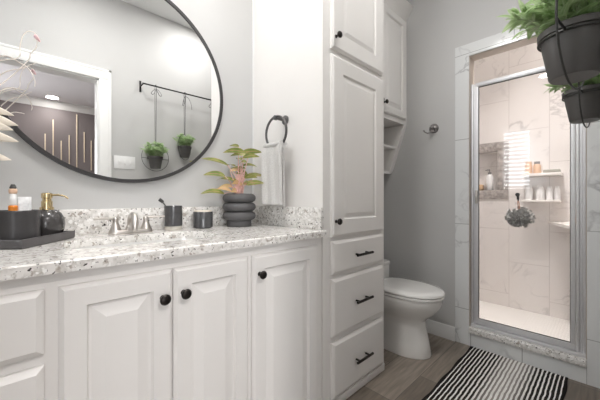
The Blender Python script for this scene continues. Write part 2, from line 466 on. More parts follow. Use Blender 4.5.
# shower: back wall with a recessed niche, side walls, pan, ceiling is the room's
NY0, NY1, NZ0, NZ1 = 0.715, 1.0, 1.144, 1.515
b = B(); box(b, (XBK, YF, 0), (XBK+0.1, NY0, ZC)); box(b, (XBK, NY1, 0), (XBK+0.1, YB, ZC))
box(b, (XBK, NY0, 0), (XBK+0.1, NY1, NZ0)); box(b, (XBK, NY0, NZ1), (XBK+0.1, NY1, ZC)); box(b, (XBK+0.1, NY0-.1, NZ0-.1), (XBK+0.12, NY1+.1, NZ1+.1))
struct('wall_shower_back', b, M['shtile'], smooth=0)
b = B(); box(b, (XS+0.1, 1.12, 0), (XBK, 1.17, ZC)); struct('wall_shower_left', b, M['shtile_side'], smooth=0)
b = B(); box(b, (XS+0.1, YF, 0), (XBK, YF+0.012, ZC)); struct('wall_shower_right', b, M['shtile_side'], smooth=0)
b = B(); box(b, (XS+0.1, YF+0.012, 0), (XBK, 1.12, 0.06), 0.004); struct('floor_shower', b, M['pan'])
b = B()                                                   # granite border of the niche
fx = XBK-0.008
box(b, (fx, NY0-0.085, NZ0-0.085), (XBK+0.09, NY1+0.08, NZ0), 0.002); box(b, (fx, NY0-0.085, NZ1), (XBK+0.002, NY1+0.08, NZ1+0.085), 0.002)
box(b, (fx, NY0-0.085, NZ0), (XBK+0.002, NY0, NZ1), 0.002); box(b, (fx, NY1, NZ0), (XBK+0.002, NY1+0.08, NZ1), 0.002)
struct('trim_1', b, mat('grey_brown_stone', (0.42, 0.385, 0.365), 0.3, var=0.35, scale=38))
# marble band around the shower opening
tx = XS-0.008
b = B(); box(b, (tx, OY1, 0), (XS, 0.783, 2.19), 0.001); struct('trim_2', b, M['tile'], smooth=0)
b = B(); box(b, (tx, YF, 0), (XS, OY0, 2.19), 0.001); struct('trim_3', b, M['tile'], smooth=0)
b = B(); box(b, (tx, OY0, OZ), (XS, OY1, 2.19), 0.001); struct('trim_4', b, M['tile'], smooth=0)
M['reveal'] = mat('tan_reveal_tile', (0.50, 0.44, 0.385), 0.3, var=0.04, scale=12)
b = B(); box(b, (XS, OY1-0.004, 0.14), (XS+0.1, OY1, OZ)); box(b, (XS, OY0, 0.14), (XS+0.1, OY0+0.004, OZ)); box(b, (XS, OY0, OZ-0.004), (XS+0.1, OY1, OZ))
struct('trim_5', b, M['reveal'], smooth=0)
b = B(); box(b, (tx, OY0, 0), (XS+0.1, OY1, 0.0968), 0.001); struct('trim_6', b, M['tilecurb'], smooth=0)
b = B(); box(b, (XS-0.022, OY0, 0.097), (XS+0.105, OY1, 0.1375), 0.006, 3); struct('trim_7', b, M['granite'])
# baseboards
def base(bm, p, q, t):
    pass
b = B()
prism(b, [(XS, 0), (XS-0.016, 0), (XS-0.016, 0.075), (XS-0.011, 0.088), (XS-0.006, 0.10), (XS, 0.102)], 1, 0.783, YB) if False else None
ringlist(b, [[V((XS, y, 0)), V((XS-0.017, y, 0)), V((XS-0.017, y, 0.06)), V((XS-0.012, y, 0.068)), V((XS-0.012, y, 0.088)), V((XS-0.005, y, 0.102)), V((XS, y, 0.102))] for y in (0.783, YB)])
struct('baseboard_right', b, M['trim'])
b = B()
ringlist(b, [[V((x, YB, 0)), V((x, YB-0.017, 0)), V((x, YB-0.017, 0.06)), V((x, YB-0.012, 0.068)), V((x, YB-0.012, 0.088)), V((x, YB-0.005, 0.102)), V((x, YB, 0.102))] for x in (1.64, XS-0.017)])
struct('baseboard_back', b, M['trim'])
def casing(bm, x0, x1, z, y, out, wd=0.093, t=0.018):
    for a, c in ((x0-wd, x0), (x1, x1+wd)):
        box(bm, (a, min(y, y+out*t), 0), (c, max(y, y+out*t), z), 0.003)
        lo, hi = (a, a+0.022) if a < x0 else (c-0.022, c)
        box(bm, (lo, min(y, y+out*(t+.003)), 0), (hi, max(y, y+out*(t+.003)), z+wd), 0.003)
    box(bm, (x0-wd, min(y, y+out*t), z), (x1+wd, max(y, y+out*t), z+wd-0.012), 0.003)
    box(bm, (x0-wd, min(y, y+out*(t+.003)), z+wd-0.022), (x1+wd, max(y, y+out*(t+.003)), z+wd), 0.003)
b = B(); casing(b, DX0, DX1, DZ, YF, 1); casing(b, DX0, DX1, DZ, YF-0.12, -1)
box(b, (DX0, YF-0.12, 0), (DX0+0.012, YF, DZ)); box(b, (DX1-0.012, YF-0.12, 0), (DX1, YF, DZ)); box(b, (DX0, YF-0.12, DZ-0.012), (DX1, YF, DZ))
struct('trim_8', b, M['trim'])
b = B()                                                   # crown moulding of the hall
ringlist(b, [[V((x, HY, ZH)), V((x, HY+0.09, ZH)), V((x, HY+0.085, ZH-0.02)), V((x, HY+0.05, ZH-0.05)), V((x, HY+0.02, ZH-0.10)), V((x, HY, ZH-0.12))] for x in (-2.2, XBK+0.12)])
struct('trim_10', b, M['trim'])
b = B(); box(b, (1.064, YB-0.014, 1.0225), (1.0695, YB, ZC), 0.002); struct('trim_12', b, M['trim'])
b = B(); box(b, (-2.1, HY+0.001, 0.6), (-0.6, HY+0.004, 2.3)); struct('hall_fill_pane', b, emis('added_hall_window_glow', (0.96, 0.98, 1.0), 3.0), smooth=0)  # glowing pane of the added hall window, goes with its fill light
b = B()
for p_, q_ in (((-2.18, 0.52), (-2.1, 2.38)), ((-0.6, 0.52), (-0.52, 2.38)), ((-2.1, 0.52), (-0.6, 0.6)), ((-2.1, 2.3), (-0.6, 2.38))): box(b, (p_[0], HY, p_[1]), (q_[0], HY+0.02, q_[1]), 0.003)
struct('trim_13', b, M['trim'])  # casing of the added hall window
# window in the left wall with a horizontal blind
b = B(); box(b, (XL-0.085, WY0, WZ0), (XL-0.08, WY1, WZ1)); wn = struct('window_1', b, M['dayglass'], smooth=0)
b = B()
for y0, y1 in ((WY0-0.06, WY0), (WY1, WY1+0.06)): box(b, (XL, y0, WZ0-0.06), (XL+0.015, y1, WZ1+0.06), 0.003)
for z0, z1 in ((WZ0-0.06, WZ0), (WZ1, WZ1+0.06)): box(b, (XL, WY0, z0), (XL+0.015, WY1, z1), 0.003)
struct('trim_11', b, M['trim'])
bl = thing('window_blind', 'white horizontal slat blind in the bright window, mirrored in the shower glass', 'blind', (XL-0.03, (WY0+WY1)/2, WZ0))
b = B()
for i in range(15):
    z = WZ0+0.03+i*0.0715
    ringlist(b, [[V((XL-0.050, y, z-0.020)), V((XL-0.030, y, z)), V((XL-0.010, y, z+0.018)), V((XL-0.012, y, z+0.0205)), V((XL-0.032, y, z+0.0025)), V((XL-0.052, y, z-0.0175))] for y in (WY0+0.012, WY1-0.012)])
s = obj('slats', b, M['blind'], bl)
b = B(); box(b, (XL-0.055, WY0+0.008, WZ1-0.04), (XL-0.005, WY1-0.008, WZ1-0.003), 0.003); obj('head_rail', b, M['blind'], bl)

# ------------------------------------------------------------------ lamps of the place and added fill lights
def downlight(name, label, x, y, zc, r, power, color, m, group=None, spread=None):
    t = thing(name, label, 'ceiling light', (x, y, zc), group)
    b = B(); lathe(b, [(r+0.025, -0.001), (r+0.025, -0.006), (r, -0.010), (r, -0.002)], (x, y, zc), 32); obj('trim_ring', b, M['trim'], t)
    b = B(); lathe(b, [(r, -0.003), (r, -0.005)], (x, y, zc), 32); obj('diffuser', b, m, t)
    l = area('lamp_light', (x, y, zc-0.02), r*2, power, color); l.parent = t; l.location = (0, 0, -0.02)
    if spread: l.data.spread = math.radians(spread)
    return t
cl = downlight('ceiling_light', 'large round white ceiling light just inside the doorway', 0.40, 0.80, ZC, 0.17, P_CEIL, (1.0, 0.985, 0.97), M['lamp'])
downlight('recessed_fill_light', 'small added recessed fill light near the window wall, left of the vanity', -0.85, 0.62, ZC, 0.09, P_CEIL*0.25, (1.0, 0.98, 0.965), M['lamp'])  # unseen lamp added to brighten the planters and the cabinet side
downlight('recessed_fill_light', 'small added recessed fill light in front of the toilet and shower', 1.35, 0.32, ZC, 0.09, P_CEIL*0.5, (1.0, 0.98, 0.965), M['lamp'])  # unseen lamp added to lift the floor and the shower front
downlight('shower_light', 'warm recessed ceiling light inside the shower', 2.60, 0.42, ZC, 0.10, P_SHOWER, (1.0, 0.945, 0.91), M['lampw'], spread=85)
downlight('hall_light', 'bright recessed hall ceiling light, seen in the round mirror', 0.40, 2*YB-6.56, ZH, 0.08, P_HALL*0.22, (1.0, 0.95, 0.92), M['lamp'])
downlight('hall_light', 'added recessed hall fill light just outside the bathroom doorway', 0.1, -1.3, ZH, 0.10, P_HALL, (1.0, 0.95, 0.92), M['lamp'])  # unseen lamp added as fill from behind the camera
vl = thing('vanity_light', 'three globe black light bar on the wall above the round mirror', 'wall lamp', (0.388, YB, 2.33))
b = B(); box(b, (0.10, YB-0.025, 2.30), (0.676, YB, 2.36), 0.004); obj('back_plate', b, M['black'], vl)
for x in (0.18, 0.388, 0.596):
    b = B(); cyl(b, (x, YB-0.02, 2.33), (x, YB-0.10, 2.33), 0.009); cyl(b, (x, YB-0.10, 2.31), (x, YB-0.10, 2.36), 0.02); a = obj('arm', b, M['black'], vl)
    b = B(); lathe(b, [(0.001, 0), (0.03, 0.006), (0.052, 0.03), (0.06, 0.06), (0.052, 0.09), (0.03, 0.114), (0.001, 0.12)], (x, YB-0.10, 2.36), 20)
    obj('globe', b, emis('lit_globe', (1.0, 0.95, 0.88), 12.0*P_VANITY), a)

# ------------------------------------------------------------------ vanity
VF = 0.965                                                # face frame plane of the vanity
DOOR = [(0, 0.011), (0.010, 0.020), (0.056, 0.020), (0.062, 0.008), (0.068, 0.008), (0.100, 0.0185)]
DRAW = [(0, 0.011), (0.004, 0.014), (0.015, 0.020)]
def knob(parent, x, y, z, m=None):
    b = B()
    lathe(b, [(0.009, 0), (0.0065, 0.004), (0.0055, 0.014), (0.011, 0.017), (0.0155, 0.021), (0.0165, 0.026), (0.013, 0.031), (0.006, 0.0335), (0.001, 0.034)], (x, y, z), 20, (0, -1, 0))
    return obj('knob', b, M['bronze'], parent)
def pull(parent, x, y, z, half=0.073):
    b = B()
    cyl(b, (x-half, y-0.030, z), (x+half, y-0.030, z), 0.0072, n=12)
    for s in (-1, 1): cyl(b, (x+s*half*0.62, y, z), (x+s*half*0.62, y-0.030, z), 0.0052, n=10)
    return obj('bar_pull', b, M['bronze'], parent)
van = thing('vanity_cabinet', 'long white raised-panel vanity cabinet under the granite countertop', 'cabinet', (0.40, 1.25, 0))
b = B()
box(b, (-0.30, VF, 0.002), (1.068, VF+0.018, 0.884)); box(b, (-0.30, VF+0.018, 0.002), (-0.282, YB-0.002, 0.884)); box(b, (-0.282, VF+0.018, 0.10), (1.066, YB-0.002, 0.118))
obj('face_frame', b, M['cab'], van)
b = B(); box(b, (-0.30, VF-0.006, 0.002), (1.067, VF, 0.045), 0.002); obj('base_moulding', b, M['cab'], van)
for x0, x1, kx, kz in ((0.071, 0.3485, 0.318, 0.762), (0.3535, 0.634, 0.382, 0.765), (0.654, 1.021, 0.683, 0.771)):
    b = B(); panel(b, x0, x1, 0.058, 0.845, VF, DOOR, thick=-0.001); d = obj('door', b, M['cab'], van, smooth=6)
    knob(d, kx, VF-0.020, kz)
for z0, z1 in ((0.686, 0.845), (0.42, 0.659), (0.058, 0.393)):
    b = B(); panel(b, -0.25, 0.043, z0, z1, VF, DRAW, thick=-0.001); d = obj('drawer_front', b, M['cab'], van, smooth=6)
    knob(d, -0.10, VF-0.020, (z0+z1)/2)
# countertop with sink cut-out
ct = thing('countertop', 'speckled white granite countertop over the white vanity', 'countertop', (0.40, 1.25, 0.884))
SX, SY, SW, SD = 0.36, 1.235, 0.52, 0.285
ZT0, ZT1 = 0.884, 0.914
def slab(bm, x0, x1, y0, y1, hole, z0, z1):
    n = len(hole)
    # outer points matched one to one with the hole points by direction
    cx = sum(p[0] for p in hole)/n; cy = sum(p[1] for p in hole)/n
    outer = []
    for hx, hy in hole:
        dx, dy = hx-cx, hy-cy
        ts = []
        if dx > 1e-9: ts.append((x1-cx)/dx)
        if dx < -1e-9: ts.append((x0-cx)/dx)
        if dy > 1e-9: ts.append((y1-cy)/dy)
        if dy < -1e-9: ts.append((y0-cy)/dy)
        t = min(ts); outer.append((cx+dx*t, cy+dy*t))
    for c in ((x0, y0), (x1, y0), (x1, y1), (x0, y1)):
        i = min(range(n), key=lambda k: (outer[k][0]-c[0])**2+(outer[k][1]-c[1])**2); outer[i] = c
    L = [[V((*p, z)) for p in q] for q, z in ((outer, z0), (outer, z1-0.004), ([(min(max(x, x0+0.004), x1), max(y, y0+0.004)) for x, y in outer], z1), (hole, z1), (hole, z0))]
    ringlist(bm, L, False, loop=True)
hole = rrect(SX, SY, SW, SD, 0.10, 12)
b = B(); slab(b, -0.32, 1.0685, 0.935, YB-0.001, hole, ZT0, ZT1); obj('slab', b, M['granite'], ct, smooth=25)
b = B(); box(b, (-0.32, YB-0.021, ZT1), (1.0485, YB-0.001, 1.022), 0.002); tag(obj('backsplash', b, M['granite'], None, (0.36, YB-0.011, ZT1)), 'long low granite backsplash along the wall below the round mirror', 'backsplash')
b = B(); box(b, (1.0485, 0.952, ZT1), (1.0685, YB-0.001, 1.022), 0.002); tag(obj('side_splash', b, M['granite'], None, (1.0585, 1.25, ZT1)), 'short granite side splash against the tall white cabinet, below the towel', 'backsplash')
sk = thing('sink', 'white undermount sink basin set in the granite countertop', 'sink', (SX, SY, 0.74))
b = B()
rs = []
for k, z in ((1.03, 0.8835), (0.995, 0.8835), (0.97, 0.84), (0.9, 0.78), (0.72, 0.745), (0.4, 0.738), (0.09, 0.735)):
    rs.append([V((x, y, z)) for x, y in rrect(SX, SY, SW*k+0.01, SD*k+0.01, min(0.10, SD*k*0.48), 12)])
rs2 = [[p + V((0, 0, -0.012)) for p in r] for r in rs]
ringlist(b, rs + rs2[::-1], False, loop=True)
obj('basin', b, M['sink'], sk)
b = B(); lathe(b, [(0.001, 0.002), (0.018, 0.002), (0.026, 0.0), (0.026, -0.02), (0.001, -0.02)], (SX, SY, 0.738), 24); obj('drain', b, M['nickel'], sk)

# faucet
FX, FY = 0.356, 1.455
fa = thing('faucet', 'brushed nickel two-lever centerset faucet behind the sink', 'faucet', (FX, FY, ZT1))
b = B()
ringlist(b, [[V((x, y, z)) for x, y in rrect(FX, FY, w_, d_, d_*0.49, 8)] for w_, d_, z in ((0.175, 0.058, ZT1), (0.178, 0.060, ZT1+0.006), (0.165, 0.050, ZT1+0.018))])
obj('base_plate', b, M['nickel'], fa)
b = B(); pts = []
lathe(b, [(0.024, 0.014), (0.021, 0.026), (0.016, 0.040)], (FX, FY, ZT1), 20)
for i in range(13):
    a = PI*1.10*i/12
    pts.append((FX-0.012*(i/12), FY-0.052+0.052*math.cos(a), ZT1+0.036+0.046*math.sin(a)))
tube(b, pts, [0.0155-0.0035*i/12 for i in range(13)], 14)
obj('spout', b, M['nickel'], fa)
for s in (-1, 1):
    hx = FX+s*0.060
    b = B(); lathe(b, [(0.026, 0.008), (0.024, 0.016), (0.018, 0.030), (0.012, 0.046), (0.010, 0.056), (0.012, 0.061), (0.011, 0.070), (0.005, 0.074), (0.001, 0.075)], (hx, FY, ZT1), 20)
    h = obj('handle', b, M['nickel'], fa)
    b = B(); tube(b, [(hx, FY, ZT1+0.066), (hx+s*0.035, FY-0.004, ZT1+0.070), (hx+s*0.078, FY-0.008, ZT1+0.070)], [0.0058, 0.0048, 0.0052], 10); obj('lever', b, M['nickel'], h)

# mirror
MX, MZ, MR = 0.3635, 1.627, 0.480
mi = thing('mirror', 'large round black-framed mirror on the wall above the sink', 'mirror', (MX, YB, MZ))
b = B(); lathe(b, [(MR-0.006, 0.004), (MR-0.006, 0.016)], (MX, YB, MZ), 128, (0, -1, 0)); obj('mirror_glass', b, M['mirror'], mi, smooth=0)
b = B(); c = V((MX, YB, MZ)); rs = []
for i in range(128):
    a = 2*PI*i/128; u = V((math.cos(a), 0, math.sin(a)))
    rs.append([c+u*(MR-0.010)+V((0, -0.001, 0)), c+u*(MR+0.006)+V((0, -0.001, 0)), c+u*(MR+0.006)+V((0, -0.021, 0)), c+u*(MR-0.010)+V((0, -0.021, 0))])
ringlist(b, rs, False, loop=True); obj('frame', b, mat('frame_black', (0.036, 0.034, 0.035), 0.5, var=0.03), mi)

# ------------------------------------------------------------------ tall cabinet
TX0, TX1, TF, TTOP = 1.07, 1.638, 0.959, 2.60
tc = thing('tall_cabinet', 'tall white linen cabinet with two doors over three drawers, right of the vanity', 'cabinet', ((TX0+TX1)/2, 1.25, 0))
b = B()
box(b, (TX0, TF, 0.002), (TX1, TF+0.02, TTOP)); box(b, (TX1-0.018, TF+0.02, 0.002), (TX1, YB-0.002, TTOP)); box(b, (TX0+0.001, TF+0.02, TTOP-0.018), (TX1-0.018, YB-0.002, TTOP))
obj('face_frame', b, M['cab'], tc)
b = B(); box(b, (TX0, TF+0.02, 0.002), (TX0+0.018, YB-0.002, TTOP-0.018)); obj('side_panel', b, M['cab'], tc)
TD = [(0, 0.012), (0.012, 0.020), (0.085, 0.020), (0.092, 0.012), (0.097, 0.012), (0.118, 0.018)]
for z0, z1, kz in ((0.874, 1.793, 0.952), (1.820, 2.53, 1.882)):
    b = B(); panel(b, 1.122, 1.604, z0, z1, TF, TD, thick=-0.001); d = obj('door', b, M['cab'], tc, smooth=6); knob(d, 1.148, TF-0.020, kz)
for z0, z1 in ((0.684, 0.853), (0.372, 0.662), (0.062, 0.342)):
    b = B(); panel(b, 1.124, 1.604, z0, z1, TF, DRAW, thick=-0.001); d = obj('drawer_front', b, M['cab'], tc, smooth=6)
    pull(d, 1.364, TF-0.020, {0.853: 0.766, 0.662: 0.515, 0.342: 0.196}[z1])
b = B(); box(b, (TX0, TF-0.006, 0.002), (TX1, TF, 0.045), 0.002); obj('base_moulding', b, M['cab'], tc)
def crown(bm, x0, x1, y, z):
    ringlist(bm, [[V((x, yy, zz)) for yy, zz in ((y+0.02, z-0.05), (y-0.002, z-0.05), (y-0.008, z-0.03), (y-0.03, z+0.01), (y-0.05, z+0.04), (y-0.055, z+0.06), (y+0.02, z+0.06))] for x in (x0, x1)])
b = B(); crown(b, TX0-0.0, TX1+0.03, TF, TTOP); obj('crown_moulding', b, M['cab'], tc)

# wall cabinet over the toilet
OX0, OX1, OF = 1.638, XS, 1.166
oc = thing('wall_cabinet', 'white wall cabinet with open slanted cubby, above the toilet', 'cabinet', (1.985, YB, 1.28))
b = B()
box(b, (OX0+0.002, OF, 1.68), (OX1-0.002, OF+0.02, TTOP)); box(b, (OX0+0.002, OF+0.02, 1.68), (OX0+0.02, YB-0.002, TTOP)); box(b, (OX1-0.02, OF+0.02, 1.68), (OX1-0.002, YB-0.002, TTOP))
box(b, (OX0+0.02, OF+0.02, 1.685), (OX1-0.02, YB-0.002, 1.703)); box(b, (OX0+0.02, OF+0.02, TTOP-0.018), (OX1-0.02, YB-0.002, TTOP))
obj('carcass', b, M['cab'], oc)
for x0, x1, kx in ((1.66, 1.925, 1.905), (1.940, 2.312, 1.962)):
    b = B(); panel(b, x0, x1, 1.715, 2.53, OF, DOOR, thick=-0.001); d = obj('door', b, M['cab'], oc, smooth=6); knob(d, kx, OF-0.020, 1.785)
b = B()
for x0, x1 in ((OX0+0.002, OX0+0.02), (OX1-0.048, OX1-0.002)):
    prism(b, [(OF, 1.68), (1.300, 1.28), (YB-0.002, 1.28), (YB-0.002, 1.68)], 0, x0, x1)
box(b, (OX0+0.02, 1.300, 1.28), (OX1-0.048, YB-0.002, 1.30)); box(b, (OX0+0.02, YB-0.014, 1.30), (OX1-0.048, YB-0.002, 1.68))
obj('open_cubby', b, M['cab'], oc, smooth=20)
b = B(); box(b, (OX0+0.02, 1.242, 1.49), (OX1-0.048, YB-0.014, 1.505)); obj('shelf', b, M['cab'], oc)
b = B(); crown(b, OX0+0.03, OX1-0.002, OF, TTOP); obj('crown_moulding', b, M['cab'], oc)

# ------------------------------------------------------------------ toilet
QX = 1.985
to = thing('toilet', 'white low one-piece toilet with closed lid, in the nook beside the tall cabinet', 'toilet', (QX, 1.1, 0))
def egg(z, yf, yb, hw, n=40, p=2.0):
    """egg outline: nose at yf (towards the room), back at yb, half width hw"""
    pts = []
    ym = yf + (yb-yf)*0.52
    for i in range(n):
        a = 2*PI*i/n
        cx, cy = math.cos(a), math.sin(a)
        ry = (yb-ym) if cy > 0 else (ym-yf)
        e = 0.62 if cy > 0 else 1.0
        x = hw*math.copysign(abs(cx)**e, cx); y = ym + ry*math.copysign(abs(cy)**(e if cy > 0 else 0.92), cy)
        pts.append(V((QX+x, y, z)))
    return pts
b = B()
ringlist(b, [egg(0.001, 0.815, 1.19, 0.122), egg(0.012, 0.812, 1.19, 0.124), egg(0.10, 0.828, 1.19, 0.114), egg(0.19, 0.848, 1.19, 0.104), egg(0.235, 0.850, 1.19, 0.104),
             egg(0.262, 0.830, 1.22, 0.120), egg(0.300, 0.783, 1.26, 0.154), egg(0.345, 0.752, 1.26, 0.174), egg(0.375, 0.742, 1.24, 0.181), egg(0.398, 0.740, 1.24, 0.183), egg(0.404, 0.744, 1.235, 0.180)])
ringlist(b, [egg(0.001, 1.10, 1.42, 0.078), egg(0.15, 1.10, 1.42, 0.078), egg(0.25, 1.08, 1.42, 0.085)])
obj('bowl', b, M['ceramic'], to)
b = B(); ringlist(b, [egg(0.406, 0.738, 1.20, 0.181), egg(0.409, 0.733, 1.20, 0.186), egg(0.420, 0.733, 1.20, 0.186), egg(0.424, 0.738, 1.20, 0.182)]); obj('seat', b, M['ceramic'], to)
b = B(); ringlist(b, [egg(0.4265, 0.737, 1.205, 0.183), egg(0.429, 0.731, 1.205, 0.187), egg(0.440, 0.731, 1.205, 0.187), egg(0.449, 0.742, 1.20, 0.178), egg(0.454, 0.79, 1.16, 0.135), egg(0.455, 0.92, 1.03, 0.03)]); obj('lid', b, M['ceramic'], to, smooth=60)
b = B()
ringlist(b, [[V((x, y, z)) for x, y in rrect(QX, 1.365, w_, d_, 0.05, 6)] for w_, d_, z in ((0.30, 0.27, 0.20), (0.37, 0.30, 0.36), (0.41, 0.305, 0.42), (0.42, 0.305, 0.535))])
obj('tank', b, M['ceramic'], to)
b = B()
ringlist(b, [[V((x, y, z)) for x, y in rrect(QX, 1.365, w_, d_, 0.05, 6)] for w_, d_, z in ((0.425, 0.31, 0.536), (0.43, 0.315, 0.54), (0.43, 0.315, 0.556), (0.415, 0.30, 0.563))])
tl = obj('tank_lid', b, M['ceramic'], to)
b = B(); cyl(b, (QX, 1.37, 0.562), (QX, 1.37, 0.572), 0.025); obj('flush_button', b, M['chrome'], tl)

# robe hook on the grey wall
rh = thing('robe_hook', 'brushed nickel robe hook on the grey wall left of the shower', 'hook', (XS, 0.945, 1.61))
b = B(); lathe(b, [(0.036, 0), (0.036, 0.005), (0.032, 0.009), (0.026, 0.009), (0.022, 0.014), (0.012, 0.020), (0.009, 0.032), (0.013, 0.036), (0.012, 0.044), (0.001, 0.046)], (XS, 0.940, 1.618), 28, (-1, 0, 0)); obj('rosette', b, M['oldnickel'], rh)
b = B()
for s in (-1, 1):
    tube(b, [(XS-0.030, 0.940, 1.612), (XS-0.036, 0.940+s*0.010, 1.583), (XS-0.050, 0.940+s*0.030, 1.576), (XS-0.062, 0.940+s*0.048, 1.588), (XS-0.066, 0.940+s*0.054, 1.602)], [0.006, 0.005, 0.0046, 0.0046, 0.007], 10)
obj('hook_arms', b, M['oldnickel'], rh)

# towel ring + towel
tr = thing('towel_ring', 'dark bronze towel ring on the white cabinet side above the countertop', 'towel ring', (TX0, 1.235, 1.50))
b = B(); lathe(b, [(0.026, 0), (0.026, 0.006), (0.020, 0.010), (0.010, 0.014), (0.008, 0.064), (0.013, 0.066), (0.013, 0.080), (0.006, 0.084)], (TX0-0.0008, 1.235, 1.503), 20, (-1, 0, 0)); obj('rosette', b, M['pewter'], tr)
b = B(); torus(b, (1.0, 1.235, 1.424), 0.086, 0.0068, (1, 0, 0), 48, 10); obj('ring', b, M['pewter'], tr)
b = B()
def towel_sheet(bm, x, th, y0, y1, ztop, zbot, seed, out):
    r = random.Random(seed); nz, ny = 26, 18
    ph = [r.uniform(0, 6.28) for _ in range(4)]
    def sheet(off):
        g = []
        for i in range(nz+1):
            t = i/nz; row = []
            pinch = 1-0.12*(1-t)**2
            for j in range(ny+1):
                s = j/ny*2-1
                yc = (y0+y1)/2; yy = yc + s*(y1-y0)/2*pinch
                fold = 0.005*math.sin(3.1*s+ph[0])*(0.4+0.6*(1-t)) + 0.003*math.sin(6.3*s+ph[1]+2*t)
                top = 0.020*(1-min(1, t*6))**2
                row.append(V((x + fold + out*top*-1 + off, yy, ztop + (zbot-ztop)*t)))
            g.append(row)
        return g
    A, C = sheet(-th/2), sheet(th/2)
    per = lambda g: g
    va = [[bm.verts.new(p) for p in r_] for r_ in A]; vc = [[bm.verts.new(p) for p in r_] for r_ in C]
    for i in range(nz):
        for j in range(ny):
            bm.faces.new((va[i][j], va[i][j+1], va[i+1][j+1], va[i+1][j])); bm.faces.new((vc[i][j], vc[i+1][j], vc[i+1][j+1], vc[i][j+1]))
    for j in range(ny):
        bm.faces.new((va[0][j], vc[0][j], vc[0][j+1], va[0][j+1])); bm.faces.new((va[nz][j], va[nz][j+1], vc[nz][j+1], vc[nz][j]))
    for i in range(nz):
        bm.faces.new((va[i][0], va[i+1][0], vc[i+1][0], vc[i][0])); bm.faces.new((va[i][ny], vc[i][ny], vc[i+1][ny], va[i+1][ny]))
towel_sheet(b, 0.978, 0.020, 1.160, 1.318, 1.366, 1.036, 3, -1)
towel_sheet(b, 1.014, 0.016, 1.185, 1.300, 1.366, 1.024, 5, 1)
# the roll of cloth over the bottom of the ring
ringlist(b, [[V((0.996+0.028*math.cos(a), 1.239+k, 1.355+0.017*math.sin(a))) for a in [PI*2*i/14 for i in range(14)]] for k in (-0.069, -0.035, 0, 0.035, 0.069)])
tag(obj('hand_towel', b, M['towel'], None, (0.997, 1.235, 1.03), smooth=60), 'light grey terry hand towel hanging from the dark towel ring', 'towel')

# ------------------------------------------------------------------ things on the counter
ZT = ZT1
# tray (rectangular, turned)
ta = math.radians(54.5)
ux, uy = V((math.cos(ta), math.sin(ta), 0)), V((-math.sin(ta), math.cos(ta), 0))
T0 = V((0.004, 1.221, ZT))
def TP(a, c, z): return T0 + ux*a + uy*c + V((0, 0, z))
b = B()
TL, TW = 0.262, 0.158
def trr(ins, z): return [TP(ins, ins, z), TP(TL-ins, ins, z), TP(TL-ins, TW-ins, z), TP(ins, TW-ins, z)]
ringlist(b, [trr(0.004, 0.0005), trr(0.001, 0.004), trr(0.0, 0.027), trr(0.001, 0.029), trr(0.007, 0.029), trr(0.008, 0.012)])
tag(obj('tray', b, M['stone'], None, tuple(TP(TL/2, TW/2, 0)), smooth=30), 'dark grey stone-look tray turned at an angle on the counter', 'tray')
zt = ZT+0.012
# open canister
CC = TP(0.090, 0.083, 0.012)
b = B(); lathe(b, [(0.001, 0.0005), (0.060, 0.0005), (0.0625, 0.003), (0.0625, 0.102), (0.061, 0.104), (0.058, 0.103), (0.057, 0.006), (0.001, 0.006)], CC, 48, cap=False)
tag(obj('canister', b, mat('black_stone', (0.048, 0.046, 0.048), 0.34, var=0.15, scale=9), None, tuple(CC)), 'wide dark grey open canister standing on the tray', 'canister')
# toothbrush with orange ends, floss pack
tb = thing('toothbrush', 'orange and white toothbrush standing up in the dark canister', 'toothbrush', (CC.x-0.005, CC.y-0.02, CC.z+0.008))
q = V((CC.x-0.005, CC.y-0.02, CC.z+0.008))
def seg(z0, z1, r0, r1): 
    bb = B(); lathe(bb, [(r0*0.8, z0), (r0, z0+0.003), (r1, z1-0.003), (r1*0.8, z1)], q, 16); return bb
obj('white_body', seg(0.112, 0.150, 0.0095, 0.0085), M['whiteplastic'], tb)
obj('orange_grip', seg(0.0, 0.112, 0.0095, 0.0115), M['orange'], tb)
obj('orange_band', seg(0.150, 0.166, 0.0105, 0.0105), M['peach'], tb)
obj('dark_tip', seg(0.166, 0.180, 0.009, 0.006), M['darkplastic'], tb)
b = B(); fp = V((CC.x+0.022, CC.y-0.015, CC.z+0.02))
ringlist(b, [[fp+V((x, y, z)) for x, y in rrect(0, 0, 0.034, t_, t_*0.45, 4)] for t_, z in ((0.022, -0.012), (0.020, 0.05), (0.014, 0.10), (0.003, 0.128))])
tag(obj('toothpaste_tube', b, mat('printed_tube', (0.80, 0.81, 0.82), 0.3, var=0.16, scale=70), None, tuple(fp)), 'white crumpled toothpaste tube sticking out of the dark canister', 'tube')
# soap dispenser
SC = TP(0.2065, 0.064, 0.0125)
sd = thing('soap_dispenser', 'round glossy charcoal soap dispenser with brass pump on the tray', 'soap dispenser', tuple(SC))
b = B(); lathe(b, [(0.001, 0), (0.032, 0), (0.043, 0.008), (0.051, 0.027), (0.0535, 0.048), (0.051, 0.069), (0.042, 0.088), (0.028, 0.099), (0.018, 0.102), (0.001, 0.102)], SC, 40); obj('bottle', b, M['gloss'], sd, smooth=60)
b = B(); lathe(b, [(0.021, 0.101), (0.021, 0.109), (0.0165, 0.111), (0.0165, 0.132), (0.0135, 0.134), (0.0135, 0.142), (0.0165, 0.144), (0.0165, 0.160), (0.012, 0.163), (0.001, 0.163)], SC, 28)
pm = obj('pump_collar', b, M['gold'], sd)
b = B(); tube(b, [SC+V((0, 0, 0.154)), SC+V((0.030, -0.010, 0.155)), SC+V((0.050, -0.018, 0.150)), SC+V((0.060, -0.022, 0.141))], [0.0045, 0.0038, 0.003, 0.0026], 10); obj('nozzle', b, M['gold'], pm)
